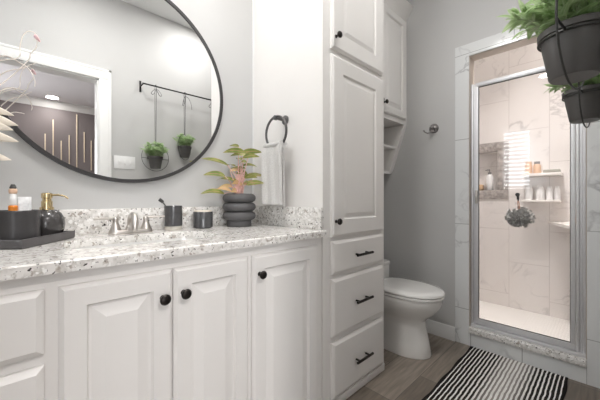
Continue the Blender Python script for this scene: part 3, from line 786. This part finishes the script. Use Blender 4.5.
# tumbler with a toothbrush
K = V((0.546, 1.475, ZT))
tm = thing('tumbler', 'dark smoked tumbler with clear foot, between faucet and candle', 'tumbler', tuple(K))
b = B(); lathe(b, [(0.001, 0.020), (0.0415, 0.020), (0.042, 0.024), (0.042, 0.116), (0.0405, 0.118), (0.039, 0.116), (0.038, 0.026), (0.001, 0.026)], K, 40, cap=False); obj('cup', b, M['smoke'], tm)
b = B(); lathe(b, [(0.037, 0.0), (0.039, 0.003), (0.039, 0.017), (0.037, 0.0198)], K, 32); obj('clear_foot', b, M['clear'], tm)
tb2 = thing('toothbrush', 'dark toothbrush leaning out of the smoked tumbler', 'toothbrush', (K.x, K.y, K.z+0.027))
b = B(); tube(b, [K+V((0.018, 0.0, 0.030)), K+V((-0.02, 0.002, 0.095)), K+V((-0.052, 0.004, 0.142))], [0.004, 0.0035, 0.003], 8); obj('brush_handle', b, M['darkplastic'], tb2)
b = B(); tube(b, [K+V((-0.047, 0.004, 0.136)), K+V((-0.064, 0.005, 0.150))], [0.0075, 0.0085], 10); obj('bristles', b, M['darkplastic'], tb2)
# candle
K = V((0.695, 1.465, ZT))
cd = thing('candle', 'candle in a short dark smoked jar beside the potted plant', 'candle', tuple(K))
b = B(); lathe(b, [(0.046, 0.0), (0.050, 0.004), (0.050, 0.082), (0.048, 0.085), (0.046, 0.083), (0.046, 0.066)], K, 40); obj('jar', b, M['smoke'], cd)
b = B(); lathe(b, [(0.045, 0.067), (0.0455, 0.083), (0.044, 0.091), (0.001, 0.091)], K, 32); obj('lid', b, M['wax'], cd)
# ring pot + aglaonema
K = V((0.885, 1.416, ZT))
pp = thing('potted_plant', 'pink and green leafy plant in a grey stacked-ring pot on the counter', 'plant', tuple(K))
b = B()
prof = [(0.001, 0), (0.066, 0), (0.068, 0.004), (0.066, 0.030)]
for zc in (0.058, 0.107, 0.156):
    for i in range(9):
        a = -PI/2 + PI*i/8
        prof.append((0.064+0.027*math.cos(a), zc+0.0245*math.sin(a)))
prof += [(0.058, 0.178), (0.056, 0.160), (0.001, 0.160)]
lathe(b, prof, K, 56, cap=False); obj('pot', b, M['charcoal'], pp, smooth=50)
b = B(); lathe(b, [(0.056, 0.162), (0.03, 0.168), (0.001, 0.170)], K, 24); obj('soil', b, M['soil'], pp)
def far(p, k): return (p[0]*k, p[1]*k, EYE+(p[2]-EYE)*k)
tips = [((0.655, 1.36, 1.118), .11), ((0.672, 1.37, 1.205), .10), ((0.672, 1.38, 1.268), .12), ((0.775, 1.36, 1.335), .105), ((0.995, 1.39, 1.345), .105), ((0.995, 1.345, 1.215), .10),
        ((1.005, 1.40, 1.168), .09), ((0.960, 1.37, 1.268), .075), ((0.83, 1.34, 1.215), .08), ((0.86, 1.44, 1.33), .09), ((0.90, 1.46, 1.30), .09), ((0.955, 1.31, 1.165), .09),
        ((0.84, 1.46, 1.26), .08), ((0.95, 1.46, 1.24), .09), ((0.78, 1.45, 1.19), .09), ((0.91, 1.30, 1.20), .08),
        ((0.81, 1.38, 1.245), .09), ((0.94, 1.33, 1.315), .085), ((0.875, 1.34, 1.28), .085), ((0.83, 1.42, 1.36), .08), ((0.965, 1.36, 1.20), .09), ((0.76, 1.36, 1.175), .085), ((0.86, 1.30, 1.16), .07)]
ylow = [((0.735, 1.36, 1.125), .08), ((0.775, 1.31, 1.120), .08), ((0.80, 1.34, 1.165), .075), ((0.765, 1.40, 1.145), .07), ((0.84, 1.32, 1.15), .07), ((0.93, 1.35, 1.16), .07), ((0.87, 1.37, 1.23), .07), ((0.90, 1.40, 1.25), .065)]
tips = [(far(p, 1.055) if p[0] < 0.86 else p, L*1.12) for p, L in tips]
ylow = [(far(p, 1.03), L*1.05) for p, L in ylow]
def plant_leaf(bm, uv, st, tip, L, width, seed):
    r = random.Random(seed)
    tip = V(tip); c0 = K + V((r.uniform(-.022, .022), r.uniform(-.022, .022), 0.166))
    out = tip - (K + V((0, 0, 0.166)))
    hor = V((out.x, out.y, 0)); dist = hor.length; hor.normalize()
    d0 = (hor*0.9 + V((0, 0, 0.38)))
    d0.normalize()
    base = tip - d0*L*0.93 + V((0, 0, 0.28*L))*0.5
    mid = c0.lerp(base, 0.55) + V((0, 0, 0.02))
    tube(st, [c0, mid, base], [0.0034, 0.0027, 0.0018], 7)
    leaf(bm, uv, base, (tip + V((0, 0, 0.20*L)) - base), L*1.08, width, r.uniform(0.5, 1.0), up=(-0.45, -0.75, 0.55), n=8, fold=0.20, roll=r.uniform(-.45, .45))
b, b2, s_ = B(), B(), B()
uv1, uv2 = b.loops.layers.uv.new('UVMap'), b2.loops.layers.uv.new('UVMap')
for i, (t_, L) in enumerate(tips): plant_leaf(b, uv1, s_, t_, L, L*0.40, 20+i)
for i, (t_, L) in enumerate(ylow): plant_leaf(b2, uv2, s_, t_, L, L*0.44, 60+i)
obj('stems', s_, M['stem'], pp); obj('foliage', b, M['aglo'], pp, smooth=70); obj('young_foliage', b2, M['agloy'], pp, smooth=70)

# dried arrangement at the left end of the counter
AV = V((-0.185, 1.30, ZT))
da = thing('dried_arrangement', 'pale dried palm spears and curling twigs at the left edge beside the mirror', 'dried arrangement', tuple(AV))
b = B(); lathe(b, [(0.001, 0), (0.045, 0), (0.06, 0.03), (0.062, 0.10), (0.045, 0.17), (0.028, 0.21), (0.032, 0.235), (0.027, 0.235), (0.023, 0.21), (0.04, 0.16), (0.05, 0.02), (0.001, 0.02)], AV, 32, cap=False); obj('vase', b, M['vase'], da)
for (x, y, z), wd in (((-0.014, 1.33, 1.350), .032), ((-0.004, 1.325, 1.318), .038), ((-0.003, 1.33, 1.266), .034), ((-0.02, 1.335, 1.205), .032), ((-0.015, 1.30, 1.297), .034), ((-0.30, 1.30, 1.33), .022), ((-0.32, 1.33, 1.26), .022), ((-0.20, 1.20, 1.30), .022)):
    bb = B(); uvx = bb.loops.layers.uv.new('UVMap')
    c0 = AV + V((0, 0, 0.24)); tip = V((x, y, z)); mid = V((AV.x*0.78+x*0.22, AV.y*0.8+y*0.2, z+0.01))
    tube(bb, [c0+V((0, 0, -.06)), c0, mid], [0.003, 0.003, 0.0028], 6)
    d = tip-mid
    rings = []
    side = d.cross(V((0, 0, 1))).normalized(); nn = side.cross(d).normalized()
    for i in range(9):
        t = i/8; wv = max(0.0008, wd*0.5*math.sin(PI*min(1, t*0.97+0.03))**0.75)
        rings.append([mid+d*t + nn*wv*math.cos(a) + side*wv*0.55*math.sin(a) + V((0, 0, -0.012*t*t)) for a in [2*PI*k/8 for k in range(8)]])
    ringlist(bb, rings); obj('palm_spear', bb, M['palm'], da)
tw = [[(-0.18, 1.30, 1.15), (-0.13, 1.33, 1.40), (-0.06, 1.345, 1.50), (-0.005, 1.35, 1.535), (0.0, 1.35, 1.575), (0.006, 1.35, 1.61), (0.018, 1.35, 1.632), (0.034, 1.35, 1.635), (0.044, 1.35, 1.625)],
      [(-0.18, 1.30, 1.15), (-0.09, 1.33, 1.36), (-0.02, 1.35, 1.47), (0.02, 1.35, 1.535), (0.026, 1.35, 1.56), (0.04, 1.35, 1.585), (0.043, 1.35, 1.615)],
      [(-0.14, 1.32, 1.38), (-0.05, 1.345, 1.522), (0.0, 1.35, 1.520), (0.026, 1.35, 1.500), (0.037, 1.35, 1.47), (0.036, 1.35, 1.45)],
      [(-0.10, 1.33, 1.36), (-0.03, 1.345, 1.425), (0.0, 1.35, 1.432), (0.014, 1.35, 1.43)],
      [(-0.12, 1.33, 1.35), (-0.05, 1.345, 1.46), (-0.02, 1.35, 1.49), (0.0, 1.35, 1.50), (0.03, 1.35, 1.525), (0.038, 1.35, 1.53)]]
def smoothpath(pts, k=4):
    pts = [V(p) for p in pts]; out = []
    for i in range(len(pts)-1):
        p0, p1, p2, p3 = pts[max(i-1, 0)], pts[i], pts[i+1], pts[min(i+2, len(pts)-1)]
        for j in range(k):
            t = j/k
            out.append(0.5*((2*p1)+(p2-p0)*t+(2*p0-5*p1+4*p2-p3)*t*t+(3*p1-p0-3*p2+p3)*t**3))
    out.append(pts[-1]); return out
for pth in tw:
    bb = B(); q_ = smoothpath(pth); tube(bb, q_, [0.0021-0.0009*i/len(q_) for i in range(len(q_))], 7); obj('twig', bb, M['twig'], da)
b = B(); lathe(b, [(0.001, -0.013), (0.006, -0.008), (0.0060, 0), (0.004, 0.008), (0.001, 0.013)], (0.043, 1.35, 1.618), 12, (0.6, 0, -0.8)); obj('pink_bud', b, M['pink'], da)

# ------------------------------------------------------------------ shower fittings
sf = thing('shower_door_frame', 'fixed brushed metal jambs and sill of the shower opening', 'door frame', (XS+0.05, 0.38, 0.137))
b = B()
for y0, y1, dx in ((OY0+0.0045, 0.096, 0.0), (0.096, 0.110, 0.010), (0.110, 0.126, 0.003)): box(b, (XS+0.030+dx, y0, 0.138), (XS+0.066, y1, 1.902), 0.003)
obj('wide_jamb', b, M['chrome'], sf)
b = B(); box(b, (XS+0.030, 0.672, 0.138), (XS+0.066, OY1-0.0045, 1.902), 0.003); box(b, (XS+0.044, 0.661, 0.138), (XS+0.062, 0.672, 1.902), 0.002); obj('narrow_jamb', b, M['chrome'], sf)
b = B(); box(b, (XS+0.012, OY0+0.0045, 0.138), (XS+0.080, OY1-0.0045, 0.156), 0.003); box(b, (XS+0.060, OY0+0.0045, 0.156), (XS+0.080, OY1-0.0045, 0.172), 0.003); obj('sill_track', b, M['chrome'], sf)
gd = thing('shower_door', 'framed clear glass shower door, closed', 'shower door', (XS+0.045, 0.40, 0.18))
GX = XS+0.044
b = B(); box(b, (GX-0.003, 0.146, 0.185), (GX+0.003, 0.648, 1.880)); obj('glass_pane', b, M['glass'], gd, smooth=0)
b = B()
box(b, (GX-0.011, 0.641, 0.160), (GX+0.011, 0.659, 1.902), 0.003); box(b, (GX-0.011, 0.1275, 0.160), (GX+0.011, 0.150, 1.902), 0.003)
box(b, (GX-0.012, 0.1275, 1.874), (GX+0.012, 0.659, 1.904), 0.003); box(b, (GX-0.012, 0.1275, 0.160), (GX+0.012, 0.659, 0.197), 0.003)
obj('door_rails', b, M['chrome'], gd)
b = B()
for a, c in (((GX-0.0045, 0.1495, 0.1965), (GX+0.0045, 0.153, 1.875)), ((GX-0.0045, 0.638, 0.1965), (GX+0.0045, 0.6415, 1.875)), ((GX-0.0045, 0.1495, 1.870), (GX+0.0045, 0.6415, 1.8745)), ((GX-0.0045, 0.1495, 0.1965), (GX+0.0045, 0.6415, 0.200))): box(b, a, c)
obj('glass_seal', b, M['darkplastic'], gd)
b = B(); box(b, (GX-0.030, 0.643, 1.030), (GX-0.0105, 0.659, 1.125), 0.004); obj('door_pull', b, M['nickel'], gd)
# loofah on its hook, hung on the inside of the glass
hk = thing('suction_hook', 'dark suction hook stuck on the shower glass above the puff', 'hook', (GX+0.003, 0.412, 1.09))
b = B(); lathe(b, [(0.013, 0), (0.012, 0.004), (0.006, 0.010), (0.006, 0.014)], (GX+0.0035, 0.412, 1.092), 18, (1, 0, 0)); obj('suction_cup', b, M['darkplastic'], hk)
b = B(); box(b, (GX+0.0145, 0.405, 1.060), (GX+0.021, 0.419, 1.103), 0.002); tube(b, [(GX+0.018, 0.412, 1.062), (GX+0.022, 0.412, 1.052), (GX+0.032, 0.412, 1.052), (GX+0.035, 0.412, 1.062)], 0.003, 8); obj('hook_body', b, M['darkplastic'], hk)
lf = thing('bath_puff', 'grey mesh bath puff hanging from a copper-coloured cord behind the shower glass', 'bath puff', (GX+0.085, 0.415, 0.88))
b = B(); r = random.Random(11)
pc = V((GX+0.09, 0.416, 0.937))
for i in range(340):
    th, cz = r.uniform(0, 2*PI), r.uniform(-1, 1); sn = math.sqrt(1-cz*cz)
    n_ = V((sn*math.cos(th), sn*math.sin(th), cz)); rad = r.uniform(0.030, 0.064)
    p = pc + V((n_.x*rad*1.05, n_.y*rad*1.2, n_.z*rad*1.0))
    a_ = n_.cross(V((r.uniform(-1, 1), r.uniform(-1, 1), r.uniform(-1, 1)))).normalized(); b_ = n_.cross(a_)
    R = r.uniform(0.007, 0.012)
    k = 7; lo, hi = [], []
    for j in range(k):
        aa = 2*PI*j/k; wv = 1+0.3*math.sin(3*aa+i)
        lo.append(bm_v := p + (a_*math.cos(aa)+b_*math.sin(aa))*R*0.35*wv); hi.append(p + (a_*math.cos(aa)+b_*math.sin(aa))*R*wv + n_*0.010*(1+0.4*math.sin(2*aa+i)))
    ringlist(b, [lo, hi], False)
obj('mesh_ball', b, M['mesh'], lf, smooth=80)
b = B(); tube(b, smoothpath([(pc.x-0.01, 0.420, 0.985), (GX+0.05, 0.418, 1.03), (GX+0.028, 0.414, 1.0565), (GX+0.05, 0.410, 1.028), (pc.x-0.01, 0.412, 0.985)]), 0.0024, 7); obj('cord', b, M['copper'], lf)
# shelves
b = B(); box(b, (3.14, 0.250, 1.255), (XBK-0.001, 0.510, 1.280), 0.004); tag(obj('shower_shelf', b, M['shelf'], None, (3.21, 0.38, 1.255)), 'upper white shelf on the shower back wall', 'shelf', None)
b = B(); box(b, (3.14, 0.255, 1.035), (XBK-0.001, 0.510, 1.055), 0.004); tag(obj('shower_shelf', b, M['shelf'], None, (3.21, 0.38, 1.035)), 'lower white shelf on the shower back wall, holding four white bottles', 'shelf', None)
b = B(); prism(b, [(XBK-0.001, 0.345), (XBK-0.001, YF+0.0125), (2.66, YF+0.0125), (2.66, 0.06), (2.78, 0.172)], 2, 0.852, 0.872); tag(obj('corner_shelf', b, M['shelf'], None, (3.1, 0.1, 0.852)), 'white corner shelf low in the right corner of the shower', 'shelf')
def bottle(name, label, cat, x, y, z, r_, h, body, cap_m, caph=0.03, group=None, capr=0.45, pump=False, hatch=False):
    t = thing(name, label, cat, (x, y, z), group)
    bb = B(); lathe(bb, [(0.001, 0.0005), (r_*0.94, 0.0005), (r_, 0.004), (r_, h*0.80), (r_*0.8, h*0.93), (r_*capr, h), (0.001, h)], (x, y, z), 24); obj('bottle_body', bb, body, t)
    bb = B(); lathe(bb, [(r_*capr*1.05, h), (r_*capr*1.05, h+caph), (0.001, h+caph)], (x, y, z), 18); c_ = obj('cap', bb, cap_m, t)
    if pump:
        bb = B(); cyl(bb, (x, y, z+h+caph), (x, y, z+h+caph+0.022), 0.004, n=8); tube(bb, [(x, y, z+h+caph+0.024), (x-0.012, y+0.012, z+h+caph+0.024), (x-0.028, y+0.028, z+h+caph+0.018)], [0.007, 0.006, 0.004], 8); obj('pump_head', bb, cap_m, c_)
    return t
bottle('pump_bottle', 'white pump bottle with grey pump in the granite-framed shower niche', 'bottle', XBK+0.04, 0.790, NZ0+0.001, 0.030, 0.155, M['whiteplastic'], M['greyplastic'], 0.02, pump=True)
b = B(); box(b, (XBK+0.015, 0.845, NZ0+0.001), (XBK+0.075, 0.925, NZ0+0.06), 0.012, 3); tag(obj('soap_bar', b, M['tan'], None, (XBK+0.045, 0.885, NZ0)), 'tan soap bar in the shower niche beside the pump bottle', 'soap')
bottle('shampoo_bottle', 'peach bottle with grey cap, leftmost on the upper shower shelf', 'bottle', 3.21, 0.470, 1.2805, 0.026, 0.085, M['peach'], M['peach'], 0.02, capr=0.8)
bottle('shampoo_bottle', 'peach bottle with dark cap, second from the left on the upper shower shelf', 'bottle', 3.21, 0.412, 1.2805, 0.027, 0.080, M['peach'], M['greyplastic'], 0.022, capr=0.7)
b = B(); box(b, (3.19, 0.262, 1.2805), (3.25, 0.372, 1.308), 0.006, 2); tag(obj('soap_box', b, M['sage'], None, (3.22, 0.317, 1.2805)), 'flat grey-green box at the right end of the upper shower shelf', 'box')
for y_, r_, h_, lb in ((0.468, 0.027, 0.105, 'white bottle, leftmost on the lower shower shelf'), (0.392, 0.030, 0.105, 'broad white bottle, second from the left on the lower shower shelf'),
                       (0.330, 0.023, 0.095, 'slim white bottle, third from the left on the lower shower shelf'), (0.282, 0.020, 0.095, 'narrow white bottle, rightmost on the lower shower shelf')):
    bottle('lotion_bottle', lb, 'bottle', 3.21, y_, 1.0555, r_, h_, M['whiteplastic'], M['whiteplastic'], 0.016, 'white bottles on the lower shower shelf', 0.62)
bottle('scrub_jar', 'peach jar on the low corner shelf in the shower', 'bottle', 3.11, 0.165, 0.8725, 0.034, 0.09, M['peach'], M['wax'], 0.02, capr=0.9)

# ------------------------------------------------------------------ rug
RX0, RX1, RY0, RY1 = 1.18, 2.345, 0.155, 0.672
b = B()
nx, ny = 60, 42
for zt_ in (1,):
    g = []
    r = random.Random(5)
    for i in range(nx+1):
        row = []
        for j in range(ny+1):
            x = RX0+(RX1-RX0)*i/nx; y = RY0+(RY1-RY0)*j/ny
            e = min(i, nx-i, j, ny-j)
            z = 0.0115+0.0012*math.sin(i*0.9+j*0.35)+r.uniform(-.0006, .0006)
            if e == 0: z = 0.006
            row.append(b.verts.new((x+(0.003*math.sin(j*1.9) if i in (0, nx) else 0), y+(0.003*math.sin(i*0.45) if j in (0, ny) else 0), z)))
        g.append(row)
    for i in range(nx):
        for j in range(ny): b.faces.new((g[i][j], g[i+1][j], g[i+1][j+1], g[i][j+1]))
    r_ = bmesh.ops.extrude_edge_only(b, edges=[e for e in b.edges if e.is_boundary])
    nv = [v for v in r_['geom'] if isinstance(v, bmesh.types.BMVert)]
    for v in nv: v.co.z = 0.0005
    bmesh.ops.contextual_create(b, geom=[e for e in b.edges if e.is_boundary])
tag(obj('bath_rug', b, rug_mat(RY0, RY1, 26), None, (0, 0, 0), smooth=60), 'black and white striped bath rug on the floor in front of the shower', 'rug')

# ------------------------------------------------------------------ rail and hanging planters on the doorway wall
RY, RZ = 0.058, 2.15
rl = thing('wall_rail', 'thin black metal rail high on the wall, holding the hanging planters', 'rail', (1.22, YF, RZ))
b = B(); cyl(b, (0.832, RY, RZ), (1.60, RY, RZ), 0.007, n=14); obj('rod', b, M['black'], rl)
for x in (0.842, 1.59):
    b = B(); box(b, (x-0.009, YF+0.0005, RZ-0.055), (x+0.009, YF+0.006, RZ+0.055), 0.002); cyl(b, (x, YF+0.005, RZ), (x, RY, RZ), 0.006, n=12); obj('bracket', b, M['black'], rl)

def hanging_planter(label, x, zr, tw_, seed, y0=0.054, R=0.130, bush=1.0, tail=0.0):
    """built at the origin of its own empty: ring centre at (0,0,0)"""
    t = thing('hanging_planter', label, 'hanging planter', (x, y0, zr), 'planters hanging from the black rail')
    O = V((x, y0, zr)); r = random.Random(seed)
    ru = V((math.cos(tw_), math.sin(tw_), 0)); ax = V((-math.sin(tw_), math.cos(tw_), 0))
    bb = B(); torus(bb, O, R, 0.0024, ax, 64, 8)
    obj('hoop', bb, M['iron'], t)
    pc_ = O + V((0, 0, -0.107))
    bb = B(); H = 0.116
    lathe(bb, [(0.001, 0), (0.043, 0), (0.046, 0.004), (0.0625, H-0.016), (0.067, H-0.015), (0.068, H-0.002), (0.066, H), (0.061, H-0.002), (0.059, H-0.022), (0.001, H-0.022)], pc_, 48, cap=False)
    p_ = obj('pot', bb, M['pot'], t)
    bb = B(); lathe(bb, [(0.058, H-0.021), (0.04, H-0.014), (0.001, H-0.012)], pc_, 24); obj('soil', bb, M['soil'], p_)
    bb = B(); torus(bb, pc_+V((0, 0, H-0.022)), 0.0655, 0.0026, (0, 0, 1), 40, 8)
    for s in (-1, 1):
        zz = H-0.022-0.104; rx = math.sqrt(max(0, R*R-zz*zz))
        tube(bb, [pc_+V((0, 0, H-0.022))+ru*s*0.0655, O+V((0, 0, zz))+ru*s*rx], 0.0026, 8)
    obj('pot_holder', bb, M['iron'], t)
    # strap up to the rail with a bow
    bb = B(); top = V((x, RY, RZ))
    for s in (-1, 1):
        tube(bb, [O+V((s*0.004, 0, R-0.003)), O+V((s*0.004, 0, R+0.03)), V((x+s*0.004, RY+s*0.009, RZ-0.03)), V((x+s*0.004, RY+s*0.009, RZ+0.004))], 0.0042, 8, flat=0.5)
    tube(bb, [top+V((0, -0.010, -0.002)), top+V((0, -0.008, 0.009)), top+V((0, 0.008, 0.009)), top+V((0, 0.011, -0.002))], 0.008, 8, flat=0.35, up=(1, 0, 0))
    bow = top+V((0, 0.012, -0.03))
    if seed % 2:
        for s in (-1, 1):
            tube(bb, smoothpath([bow, bow+V((s*0.020, 0.01, -0.012)), bow+V((s*0.048, 0.012, -0.052)), bow+V((s*0.030, 0.012, -0.062)), bow+V((s*0.012, 0.01, -0.03)), bow]), 0.0042, 6, flat=0.45)
    else:
        tube(bb, smoothpath([bow, bow+V((-0.022, 0.01, -0.05)), bow+V((-0.03, 0.012, -0.105)), bow+V((-0.014, 0.012, -0.09)), bow+V((-0.006, 0.01, -0.04)), bow]), 0.0042, 6, flat=0.45)
        tube(bb, smoothpath([bow, bow+V((0.03, 0.01, -0.02)), bow+V((0.055, 0.012, -0.07)), bow+V((0.065, 0.012, -0.13))]), 0.0042, 6, flat=0.45)
    obj('strap', bb, M['strap'], t)
    # foliage
    bb = B(); uvl = bb.loops.layers.uv.new('UVMap')
    top = pc_ + V((0, 0, H-0.012))
    sb = B()
    for i in range(int(58*bush)):
        az = r.uniform(0, 2*PI); lean = r.uniform(0.0, 0.95)**1.15
        c0 = top + V((math.cos(az), math.sin(az), 0))*r.uniform(0.0, 0.045)
        Ls = r.uniform(0.06, 0.125)*(1.0+0.25*bush-0.25)
        end = c0 + V((math.cos(az)*lean*Ls*0.88*(0.75+0.25*bush), math.sin(az)*lean*Ls*0.9, Ls*(1.08-0.62*lean)+0.012))
        mid = (c0+end)/2 + V((0, 0, 0.018))
        path = smoothpath([c0, mid, end], 3)
        if min(p.y for p in path) < YF+0.02: 
            path = [V((p.x, max(p.y, YF+0.02), p.z)) for p in path]
        tube(sb, path, 0.0016, 5)
        for k, p in enumerate(path[1:]):
            for s in (-1, 1) if k < len(path)-2 else (-1, 0, 1):
                a2 = az + s*r.uniform(0.7, 1.3)
                d = V((math.cos(a2), math.sin(a2), r.uniform(0.1, 1.1)))
                Ll = r.uniform(0.034, 0.054)
                if p.y + d.normalized().y*Ll < YF+0.012: d.y = abs(d.y)*0.3
                leaf(bb, uvl, p, d, Ll, Ll*r.uniform(0.36, 0.46), r.uniform(0.3, 0.9), n=5, fold=0.25, roll=r.uniform(-.6, .6))
    obj('foliage', bb, M['green'], t, smooth=70); obj('stems', sb, M['green'], t)
    return t
hanging_planter('leafy planter in a black hoop, nearest to the doorway and largest at upper right', 0.949, 1.461, -0.15, 3)
hanging_planter('leafy planter in a black hoop, middle and highest of the rail, seen in the mirror', 1.232, 1.595, -0.70, 4, bush=0.75)
hanging_planter('leafy planter in a black hoop, farthest along the rail, just under the big pot', 1.534, 1.466, -0.1, 5, y0=0.054, bush=0.85)

# switch plate
sp = thing('switch_plate', 'white triple switch plate on the wall, seen low in the mirror', 'switch', (0.71, YF, 1.40))
b = B(); box(b, (0.622, YF+0.0003, 1.342), (0.798, YF+0.006, 1.462), 0.003); obj('plate', b, M['whiteplastic'], sp)
for x in (0.664, 0.71, 0.756):
    b = B(); box(b, (x-0.008, YF+0.006, 1.385), (x+0.008, YF+0.014, 1.420), 0.003); obj('toggle', b, M['greyplastic'] if False else M['whiteplastic'], sp)

# wooden sticks on the hall wall
for i, (x, z0, z1) in enumerate(((0.321, 1.72, 2.208), (0.43, 1.72, 2.477), (0.543, 1.66, 2.113), (0.658, 1.60, 2.231), (0.77, 1.53, 2.634), (0.884, 1.748, 2.322), (0.994, 1.603, 2.174))):
    b = B(); box(b, (x-0.008, HY+0.0005, z0), (x+0.008, HY+0.018, z1), 0.003)
    names = ['short pale wood stick, leftmost on the dark hall wall', 'tall pale wood stick, second from left on the dark hall wall', 'short pale wood stick, third from left on the dark hall wall', 'pale wood stick left of the tallest, on the dark hall wall',
             'tallest pale wood stick on the dark hall wall, reaching the crown moulding', 'pale wood stick right of the tallest, on the dark hall wall', 'pale wood stick, rightmost on the dark hall wall']
    tag(obj('wooden_stick', b, M['stick'], None, (x, HY, z0)), names[i], 'wall decoration', 'wood sticks on the hall wall')
